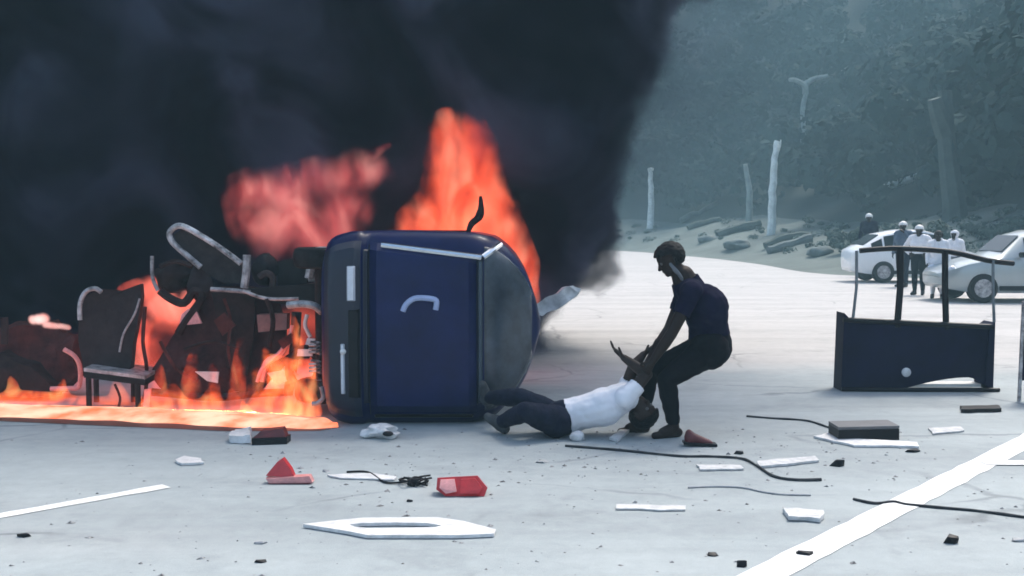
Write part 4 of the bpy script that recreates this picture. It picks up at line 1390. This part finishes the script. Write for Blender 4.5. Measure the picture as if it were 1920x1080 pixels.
    def near_arm(s):
        return (reg == 'arm' + s) | ((reg == 'arm2' + s) & (bt < (sleeves - .45) / .55 if sleeves > .45 else False))
    shirt_mask = torso | near_arm('L') | near_arm('R')
    if cl.get('long'):
        for s in 'LR':
            shirt_mask |= (reg == 'arm2' + s) | ((reg == 'fore' + s))
    tro = (reg == 'trousers')
    for s in 'LR':
        tro |= (reg == 'shank' + s)
    garment('trousers', tro, .011, cl.get('trousers', M_trous), wr * .7)
    garment('shirt', shirt_mask, .016, cl.get('shirt', M_tee), wr)
    if cl.get('shoes') is not None:
        for s in 'LR':
            garment('shoe', reg == 'foot' + s, .008, cl['shoes'])
    hdm = (reg == 'head')
    rel = ctr - np.array(tuple(hd))
    u_ = rel @ np.array(tuple(up)); f_ = rel @ np.array(tuple(face))
    if hair == 'cap':
        garment('hair', hdm & ((u_ > r(.05) + f_ * .15) | ((f_ < r(-.005)) & (u_ > r(-.10)))), .019, M_hair, .006, 40)
    elif hair == 'hat':
        garment('cap', hdm & ((u_ > r(.035)) | ((f_ < r(-.01)) & (u_ > r(.0)))), .022, cl.get('hat', M_shirt))
    elif hair == 'scarf_and_streak':
        garment('headscarf', (hdm | (reg == 'neck')) & ((u_ > r(.05)) | (f_ < r(.035)) | (u_ < r(-.11))), .018, cl.get('hat', M_shirt), .006, 20)
    for s in (-1, 1):
        bm = BM()
        bmesh.ops.create_icosphere(bm, subdivisions=2, radius=r(.013), matrix=Matrix.Translation(hd + up * r(.008) + side * s * r(.032) + face * r(.082)))
        obj('eye', bm, M_eye, root)
    return root, garment, reg, bt, ctr

YM = 8.35
def jp(d):
    return {k: at(*v) for k, v in d.items()}
JM = jp(dict(pelvis=(1333, 650, 8.38), chest=(1322, 574, 8.38), neck=(1281, 519, 8.37), head=(1257, 488, 8.36),
             shoulderL=(1297, 548, 8.19), shoulderR=(1288, 541, 8.56), elbowL=(1260, 624, 8.13), elbowR=(1254, 618, 8.56), wristL=(1222, 680, 8.18), wristR=(1213, 682, 8.42),
             hipL=(1330, 656, 8.29), hipR=(1328, 652, 8.47), kneeL=(1250, 712, 8.22), kneeR=(1218, 694, 8.50), ankleL=(1264, 800, 8.28), ankleR=(1202, 792, 8.50), toeL=(1228, 817, 8.22), toeR=(1164, 809, 8.50)))
man, gar, reg, bt, ctr = person('person in navy shirt and black trousers bending over to drag a fallen person', JM, voxel=.0065, face=(-.80, -.12, -.42), up=(-.42, 0, .88),
                                cloth=dict(shirt=M_tee, trousers=M_trous), hand_dirs={'L': ((-.45, .25, -.8), (.1, 1, -.1), .75), 'R': ((-.35, -.2, -.85), (-.2, -1, 0), .75)}, bulk=1.22, nk=1.32, wr=.006)
# pale ring standing in for the streak of light at jaw and nape
bm = BM()
c_ = at(1266, 509, 8.365)
ax = Vector((.50, 0, -.62)).normalized()
sdv = Vector((0, 1, 0)); nrm = ax.cross(sdv).normalized()
ringp = []
for t in range(28):
    a_ = t * 2 * math.pi / 28
    ringp.append(c_ + ax * (math.cos(a_) * .118) + sdv * (math.sin(a_) * .088) + nrm * .0)
add_tube(bm, ringp, .016, 8, closed=True)
for v in bm.verts:
    v.co += Vector((nz(v.co, 25), nz(v.co, 25, 2), nz(v.co, 25, 4))) * .006
obj('scarf_and_streak', bm, M_cloth, man)
settle(man)

JV = jp(dict(pelvis=(1048, 785, 8.34), chest=(1135, 762, 8.33), neck=(1186, 744, 8.33), head=(1203, 770, 8.30),
             shoulderL=(1172, 748, 8.17), shoulderR=(1172, 738, 8.50), elbowL=(1213, 702, 8.24), elbowR=(1186, 690, 8.46), wristL=(1170, 671, 8.28), wristR=(1206, 665, 8.50),
             hipL=(1042, 790, 8.26), hipR=(1040, 782, 8.44), kneeL=(985, 772, 8.10), kneeR=(975, 745, 8.42), ankleL=(938, 792, 8.42), ankleR=(912, 745, 8.70), toeL=(915, 782, 8.46), toeR=(905, 722, 8.66)))
vic, gar, reg, bt, ctr = person('person in white shirt and dark jeans lying limp and being dragged by the arms', JV, voxel=.0065, face=(.35, -.55, .62), up=(.62, -.1, -.72),
                                cloth=dict(shirt=M_shirt, trousers=M_jean, shoes=M_dshoe), skin=M_skin2, hand_dirs={'L': ((-.75, .1, .65), (.3, 0, .5), .25), 'R': ((.7, -.1, .6), (0, 0, 1), .25)}, wr=.006)
settle(vic)

def stander(label, px, foot_py, height, cloth, hair, facing, lean=0.0, arms='down', Yv=None, zb=0.0, long_=True):
    Y = Yv if Yv else 3294.0 / (foot_py - 425)
    x = at(px, foot_py, Y).x
    k = height / 1.70
    f = Vector((math.cos(facing), math.sin(facing), 0))
    sv_ = Vector((0, 0, 1)).cross(f)      # person's left
    def p(fw, l, z): return Vector((x, Y, zb)) + f * (fw * k) + sv_ * (l * k) + Vector((0, 0, z * k))
    J = dict(pelvis=p(0, 0, .95), chest=p(.02, 0, 1.24), neck=p(.02, 0, 1.47), head=p(.05, 0, 1.585),
             shoulderL=p(.01, .19, 1.40), shoulderR=p(.01, -.19, 1.40), hipL=p(0, .09, .92), hipR=p(0, -.09, .92), kneeL=p(.04, .10, .50), kneeR=p(.01, -.10, .50),
             ankleL=p(.03, .11, .085), ankleR=p(-.06, -.11, .085), toeL=p(.19, .14, .03), toeR=p(.10, -.14, .03))
    if arms == 'down':
        J.update(elbowL=p(-.03, .24, 1.12), elbowR=p(-.03, -.24, 1.12), wristL=p(.06, .25, .88), wristR=p(.06, -.25, .88))
    elif arms == 'hips':
        J.update(elbowL=p(-.08, .38, 1.16), elbowR=p(-.08, -.38, 1.16), wristL=p(.06, .22, 1.02), wristR=p(.06, -.22, 1.02))
    else:
        J.update(elbowL=p(.10, .27, 1.20), elbowR=p(-.03, -.24, 1.12), wristL=p(.25, .15, 1.42), wristR=p(.06, -.25, .88))
    cloth = dict(cloth); cloth['long'] = long_
    t = person(label, J, voxel=.016, sc=k, cloth=cloth, group='people watching from the roadside', face=f, hair=hair, wr=.006)[0]
    settle(t)
stander('person in white cap and white top with black trousers standing between the box posts', 1722, 553, 1.62, dict(shirt=M_shirt, trousers=M_trous, shoes=M_black, hat=M_white), 'hat', -2.2, arms='hips')
stander('person dressed all in white standing beside the person with black trousers', 1757, 560, 1.50, dict(shirt=M_shirt, trousers=M_shirt, shoes=M_black), 'cap', -1.9)
stander('person in white cap standing behind the white car roof', 1637, 0, 1.75, dict(shirt=M_jean, trousers=M_trous, shoes=M_black, hat=M_white), 'hat', -2.0, Yv=35.2, zb=zbase(Vector((at(1637, 440, 35.2).x, 35.2, 0))) + .25)
stander('person with pale raised hand and white cap right of the white car roof', 1703, 0, 1.72, dict(shirt=mat('dull_blue_shirt', (.07, .10, .15), .9), trousers=M_jean, shoes=M_black, hat=M_white), 'hat', -2.4, arms='raise', Yv=29.2, zb=.0)
stander('person wrapped in a white headscarf beside the silver car bonnet', 1802, 0, 1.50, dict(shirt=M_shirt, trousers=M_cloth, shoes=M_black, hat=M_shirt), 'scarf_and_streak', -2.6, Yv=26.2)

# ------------------------------------------------------------------ debris on the road
def chip(px, py, wpx, hpx, m, label, name='debris_chip', cat='debris', seed=0, flat=.5, group='dark chips scattered on the road'):
    c = gnd(px, py + hpx * .3)
    s = c.y / F
    wm, hm = wpx * s, max(.015, hpx * s * flat)
    rr = random.Random(seed + 100)
    bm = BM()
    pts = [Vector((rr.uniform(-.5, .5) * wm, rr.uniform(-.4, .4) * wm * .8, rr.uniform(0, 1) * hm)) for _ in range(16)] + [Vector((-.5 * wm, 0, 0)), Vector((.5 * wm, .1 * wm, 0)), Vector((.1 * wm, -.3 * wm, 0))]
    add_hull(bm, [p + c for p in pts])
    o = obj(name, bm, m, ang=25)
    return tag(o, label, cat, group)
for k, (x, y, w_, h_, lab) in enumerate([
        (45, 1002, 26, 14, 'dark chip below the thin lane dash at the left edge'), (489, 1016, 26, 9, 'flat grey chip above another chip in the left foreground'),
        (488, 1050, 24, 14, 'black chip nearest the bottom edge in the left foreground'), (768, 938, 12, 10, 'tiny dark chip below the tangled wires'),
        (1385, 847, 20, 14, 'dark chip right of the dark red shoe'), (1569, 866, 30, 26, 'black jagged chip below the long black box'),
        (1711, 843, 30, 14, 'dark chip at the right end of the white slab under the black box'), (1337, 1038, 22, 14, 'small dark chip left of the broad lane line'),
        (1391, 1055, 20, 26, 'upright black chip at the left edge of the broad lane line'), (1510, 1036, 34, 16, 'black chip lying on the broad white lane line'),
        (1783, 1008, 30, 34, 'black long chip right of the broad lane line'), (1909, 1011, 26, 12, 'grey chip at the right frame edge'),
        (1018, 865, 28, 7, 'flat grey chip below the person in white shirt'), (612, 882, 16, 10, 'small grey chip right of the red triangular lamp piece')]):
    chip(x, y, w_, h_, M_black if 'grey' not in lab else M_sole, lab, seed=k)
def slab(name, pts, h, m, label, cat, group=None, bevel=.006, zb=.004, crumple=0.0, seed=0):
    bm = BM()
    base = [gnd(x, y) + Vector((0, 0, zb)) for x, y in pts]
    poly = []
    for i, p in enumerate(base):
        q = base[(i + 1) % len(base)]
        k = max(1, int((q - p).length / .06))
        for j in range(k):
            e = p.lerp(q, j / k)
            poly.append(e + Vector((nz(e, 9, seed), nz(e, 9, seed + 3), 0)) * .022)
    add_prism(bm, poly, Vector((0, 0, h)))
    if crumple:
        bmesh.ops.triangulate(bm, faces=bm.faces)
        bmesh.ops.subdivide_edges(bm, edges=bm.edges, cuts=2)
        for v in bm.verts:
            v.co += Vector((nz(v.co, 14, seed), nz(v.co, 14, seed + 2), abs(nz(v.co, 12, seed + 4)))) * crumple
            v.co.z = max(v.co.z, zb)
        bevel = 0
    return tag(obj(name, bm, m, bevel=bevel, ang=30), label, cat, group)
G = 'white fragments on the road'
M_dull = mat('dusty_white_plastic', (.50, .51, .51), .8, var=.2, scale=16, col2=(.66, .66, .66))
slab('white_fragment', [(328, 866), (345, 860), (378, 864), (384, 872), (340, 874)], .015, M_white, 'small flat white fragment above the thin lane dash', 'debris', G)
slab('white_fragment', [(428, 832), (440, 818), (468, 816), (470, 833)], .05, M_white, 'white fragment against the left side of the dark red block', 'debris', G, crumple=.02)
slab('white_fragment', [(1155, 948), (1285, 952), (1282, 960), (1155, 957)], .008, M_dull, 'faint long white strip in the right foreground', 'debris', G)
slab('white_fragment', [(1468, 962), (1545, 965), (1540, 981), (1478, 977)], .02, M_dull, 'white flat piece left of the broad lane line', 'debris', G, crumple=.012)
slab('white_fragment', [(1308, 874), (1388, 875), (1392, 882), (1312, 884)], .01, M_dull, 'short white strip below the dark cable', 'debris', G)
slab('white_fragment', [(1420, 869), (1530, 859), (1535, 868), (1425, 879)], .015, M_dull, 'long white strip above the dark cable end', 'debris', G)
slab('white_fragment', [(1528, 822), (1560, 814), (1600, 826), (1720, 833), (1722, 841), (1600, 839)], .015, M_white, 'long bent white slab under the black box', 'debris', G)
slab('white_fragment', [(1740, 806), (1800, 802), (1810, 810), (1750, 816)], .01, M_dull, 'pale smear of white grit right of the black box', 'debris', G)
slab('white_fragment', [(610, 893), (700, 890), (745, 897), (740, 903), (640, 899)], .008, M_white, 'thin white strip between the two red lamp pieces', 'debris', G)
slab('white_fragment', [(1142, 826), (1188, 795), (1196, 797), (1158, 830)], .02, M_white, 'white narrow stick beside the feet of the bending person', 'debris', G)
lump('white_fragment', gnd(1082, 826) + Vector((0, 0, .03)), (.06, .05, .04), M_white, 'small round white lump in front of the white shirt', 'debris', 3.0, G)
# crumpled white plastic in front of the van
t = thing('crumpled_plastic', 'crumpled white plastic with a dark hole lying below the van tailgate', 'debris', gnd(715, 820))
me_l = lump('shell', gnd(716, 820) + Vector((0, 0, .045)), (.13, .09, .05), M_white, None, None, 7.0, parent=t, rough=.7)
bm = BM(); bmesh.ops.create_icosphere(bm, subdivisions=2, radius=.035, matrix=Matrix.Translation(gnd(728, 826) + Vector((0, -.02, .055))) @ Matrix.Diagonal((1.2, .8, .6, 1))); obj('hole_rim', bm, M_black, t)
settle(t)
# dark red block
t = thing('lamp_block', 'dark red block standing in front of the burning fuel edge', 'debris', gnd(505, 835))
a_, b_ = gnd(472, 835), gnd(538, 833)
bm = BM(); add_prism(bm, [a_, b_, b_ + Vector((0, 0, .05)), a_ + Vector((0, 0, .05))], Vector((0, .14, 0))); obj('base', bm, M_black, t, bevel=.006)
bm = BM(); add_prism(bm, [a_ + Vector((.01, .01, .052)), b_ + Vector((-.01, .01, .052)), b_ + Vector((-.04, .04, .11)), a_ + Vector((.06, .04, .10))], Vector((0, .10, 0))); obj('cover', bm, M_dred, t, bevel=.008)
settle(t)
# red lamp pieces
def lamp_at(px, py): return gnd(px, py)
t = thing('lamp_piece', 'broken red lamp piece of a triangle on a flat bar', 'lamp piece', gnd(540, 912), 'red broken lamp pieces on the road')
yb = gnd(540, 908).y
bm = BM(); add_prism(bm, [at(498, 892, yb + .02), at(520, 866, yb + .05), at(530, 860, yb + .05), at(545, 880, yb + .03), at(552, 896, yb + .02)], Vector((0, .06, .0))); obj('reflector_wing', bm, M_red, t, bevel=.006)
bm = BM(); add_prism(bm, [at(498, 897, yb), at(580, 893, yb), at(586, 905, yb), at(578, 913, yb), at(505, 914, yb)], Vector((0, .07, 0)));
for v in bm.verts: v.co.z = max(v.co.z, .003)
obj('lens_bar', bm, M_redpale, t, bevel=.008)
bm = BM(); add_prism(bm, [at(502, 907, yb - .012), at(584, 906, yb - .012), at(578, 914, yb - .012), at(506, 914, yb - .012)], Vector((0, .010, 0)));
for v in bm.verts: v.co.z = max(v.co.z, .003)
obj('lens_edge', bm, M_dred, t)
settle(t)
t = thing('lamp_piece', 'red rectangular tail lamp with a pink end lying in the foreground', 'lamp piece', gnd(865, 932), 'red broken lamp pieces on the road')
yb = gnd(865, 930).y
bm = BM(); add_prism(bm, [at(820, 896, yb + .04), at(895, 892, yb + .04), at(914, 915, yb), at(908, 932, yb - .02), at(835, 934, yb - .02), at(818, 918, yb)], Vector((0, .10, -.02)))
for v in bm.verts: v.co.z = max(v.co.z, .003)
obj('housing', bm, M_red, t, bevel=.012)
bm = BM(); add_prism(bm, [at(826, 900, yb + .020), at(852, 899, yb + .020), at(856, 922, yb - .03), at(836, 926, yb - .035), at(824, 915, yb - .02)], Vector((0, .03, 0))); obj('reverse_lens', bm, M_redpale, t, bevel=.006)
bm = BM(); add_prism(bm, [at(864, 899, yb + .018), at(890, 897, yb + .018), at(904, 915, yb - .02), at(898, 926, yb - .035), at(862, 926, yb - .035)], Vector((0, .03, 0))); obj('brake_lens', bm, M_red, t, bevel=.006)
settle(t)
# red shoe
t = thing('shoe', 'dark red shoe lying on the road at the foot of the bending person', 'shoe', gnd(1315, 836))
yb = gnd(1315, 836).y
me = fuse([(at(1294, 820, yb), .045, at(1330, 832, yb), .03), (at(1292, 812, yb), .03, at(1294, 826, yb), .045)], .012, 3)
for v in me.vertices: v.co.z = max(v.co.z, .012)
finish(me); link('upper', me, M_dred, t)
bm = BM(); add_prism(bm, [at(1283, 836, yb - .05), at(1345, 840, yb - .05), at(1345, 840, yb - .05) + Vector((0, .1, 0)), at(1283, 836, yb - .05) + Vector((0, .1, 0))], Vector((0, 0, .018)))
low = min(v.co.z for v in bm.verts)
for v in bm.verts: v.co.z += .002 - low
obj('sole', bm, M_black, t, bevel=.004)
settle(t)
# black box
t = thing('battery_case', 'long black rectangular case lying on the road below the navy box', 'case', gnd(1627, 826))
a_, b_ = gnd(1572, 828), gnd(1686, 825)
bm = BM(); add_prism(bm, [a_, b_, b_ + Vector((0, 0, .085)), a_ + Vector((0, 0, .085))], Vector((0, .26, 0))); obj('case', bm, M_black, t, bevel=.008)
bm = BM(); add_prism(bm, [a_ + Vector((.0, .0, .088)), b_ + Vector((0, 0, .088)), b_ + Vector((0, .26, .088)), a_ + Vector((0, .26, .088))], Vector((0, 0, .02))); obj('lid', bm, mat('grey_plastic_lid', (.10, .10, .105), .5, var=.2), t, bevel=.005)
settle(t)
slab('black_strip', [(1800, 768), (1874, 766), (1876, 773), (1804, 775)], .03, M_black, 'black strip on the road below the right corner of the navy box', 'debris')
# white hollow frame in the foreground
bm = BM()
outer = [(568, 990), (630, 983), (680, 978), (820, 977), (868, 984), (930, 1000), (926, 1008), (860, 1011), (690, 1011), (650, 1003)]
inner = [(655, 991), (680, 988), (740, 987), (800, 988), (828, 993), (815, 996), (760, 997), (720, 998), (690, 998), (665, 995)]
hh_ = .022
def ring_pts(pp, z): return [bm.verts.new(gnd(x, y) + Vector((0, 0, z))) for x, y in pp]
ot, it_ = ring_pts(outer, hh_), ring_pts(inner, hh_)
ob, ib = ring_pts(outer, .004), ring_pts(inner, .004)
n = len(ot)
for i in range(n):
    j = (i + 1) % n
    bm.faces.new((ot[i], ot[j], it_[j], it_[i])); bm.faces.new((ob[i], ob[j], ib[j], ib[i])); bm.faces.new((ot[i], ot[j], ob[j], ob[i])); bm.faces.new((it_[i], it_[j], ib[j], ib[i]))
tag(obj('plastic_frame', bm, M_white, bevel=.004, ang=30), 'long hollow white plastic frame lying flat in the foreground', 'frame')
# fine grit and splinters strewn over the road
rs = np.random.RandomState(12)
V, Fq = [], []
for k in range(750):
    if k < 330:
        px_, py_ = rs.uniform(0, 1920), 805 + 275 * rs.rand() ** 1.3
    else:
        px_, py_ = rs.normal([760, 1450, 1150][k % 3], 190), rs.normal([885, 860, 835][k % 3], 30)
    if py_ < 800: continue
    c = gnd(px_, py_)
    z = rs.choice([.004, .006, .010, .016], p=[.52, .33, .12, .03])
    o_ = len(V)
    a = rs.uniform(0, 6.28)
    for t in range(4):
        rr_ = z * rs.uniform(.7, 1.6)
        V.append((c.x + rr_ * 1.3 * math.cos(a + t * 1.57), c.y + rr_ * math.sin(a + t * 1.57), .001))
    V.append((c.x + z * rs.uniform(-.4, .4), c.y + z * rs.uniform(-.4, .4), z * rs.uniform(.5, 1.1)))
    Fq += [(o_, o_ + 1, o_ + 4), (o_ + 1, o_ + 2, o_ + 4), (o_ + 2, o_ + 3, o_ + 4), (o_ + 3, o_, o_ + 4)]
me = bpy.data.meshes.new('grit')
me.from_pydata(V, [], Fq)
tag(link('grit', me, mat('mixed_grit', (.05, .05, .052), .9, var=.4, scale=30, col2=(.42, .42, .42))), 'fine grit and splinters strewn over the road', kind='stuff')
# cables
M_cable = mat('dusty_cable', (.035, .037, .04), .8, var=.5, scale=14, spec=.2)
def cable(pts, r, m, label):
    bm = BM()
    pp = smooth_path([gnd(x, y) + Vector((0, 0, r)) for x, y in pts], 6)
    add_tube(bm, pp, [r * (1 + .35 * nz(p, 9)) for p in pp], 7)
    tag(obj('cable', bm, m), label, 'cable', 'cables lying on the road')
cable([(1060, 838), (1160, 846), (1270, 857), (1330, 858), (1390, 862), (1420, 876), (1450, 895), (1490, 902), (1540, 902)], .009, M_cable, 'black cable curving right from below the dragged person')
cable([(1290, 916), (1340, 914), (1392, 916), (1430, 924), (1470, 929), (1520, 930)], .006, M_sole, 'thin grey cable in front of the thicker black cable')
cable([(1600, 938), (1640, 946), (1675, 943), (1700, 948), (1760, 954), (1830, 960), (1920, 972), (1960, 975)], .008, M_cable, 'dark cable crossing the broad white lane line')
cable([(1400, 782), (1450, 786), (1510, 790), (1545, 800), (1580, 812)], .008, M_cable, 'dark cable leading to the black case')
t = thing('wire_tangle', 'tangle of thin dark wires left of the red rectangular tail lamp', 'wires', gnd(775, 908))
rr = random.Random(3)
for k in range(4):
    bm = BM()
    c = gnd(780, 910)
    pp = [c + Vector((rr.uniform(-.11, .10), rr.uniform(-.08, .08), rr.uniform(.008, .05))) for _ in range(6)]
    add_tube(bm, smooth_path(pp, 5), .006, 6)
    obj('wire', bm, M_black, t)
bm = BM(); add_tube(bm, smooth_path([gnd(650, 887) + Vector((0, 0, .008)), gnd(690, 888) + Vector((0, 0, .01)), gnd(720, 906) + Vector((0, 0, .008)), gnd(750, 908) + Vector((0, 0, .012)), gnd(775, 905) + Vector((0, 0, .02))], 5), .007, 6); obj('wire', bm, M_black, t)
bm = BM(); add_hull(bm, [gnd(775, 912) + Vector((rr.uniform(-.04, .04), rr.uniform(-.03, .03), rr.uniform(0, .05))) for _ in range(14)]); obj('plug', bm, M_black, t, ang=25)
settle(t)

# ------------------------------------------------------------------ haze over the whole place
HZ = bpy.data.materials.new('thin_grey_haze')
HZ.use_nodes = True
n_, l_ = HZ.node_tree.nodes, HZ.node_tree.links
n_.clear()
out = n_.new('ShaderNodeOutputMaterial')
pv = n_.new('ShaderNodeVolumePrincipled')
pv.inputs['Color'].default_value = (.44, .72, .83, 1)
pv.inputs['Density'].default_value = 0.0029
l_.new(pv.outputs[0], out.inputs['Volume'])
bm = BM(); add_box(bm, (0, 75, 29.5), (360, 250, 62))
hz = obj('haze', bm, HZ, smooth=False)
tag(hz, 'thin blue grey haze of smoke over the whole place', kind='stuff')
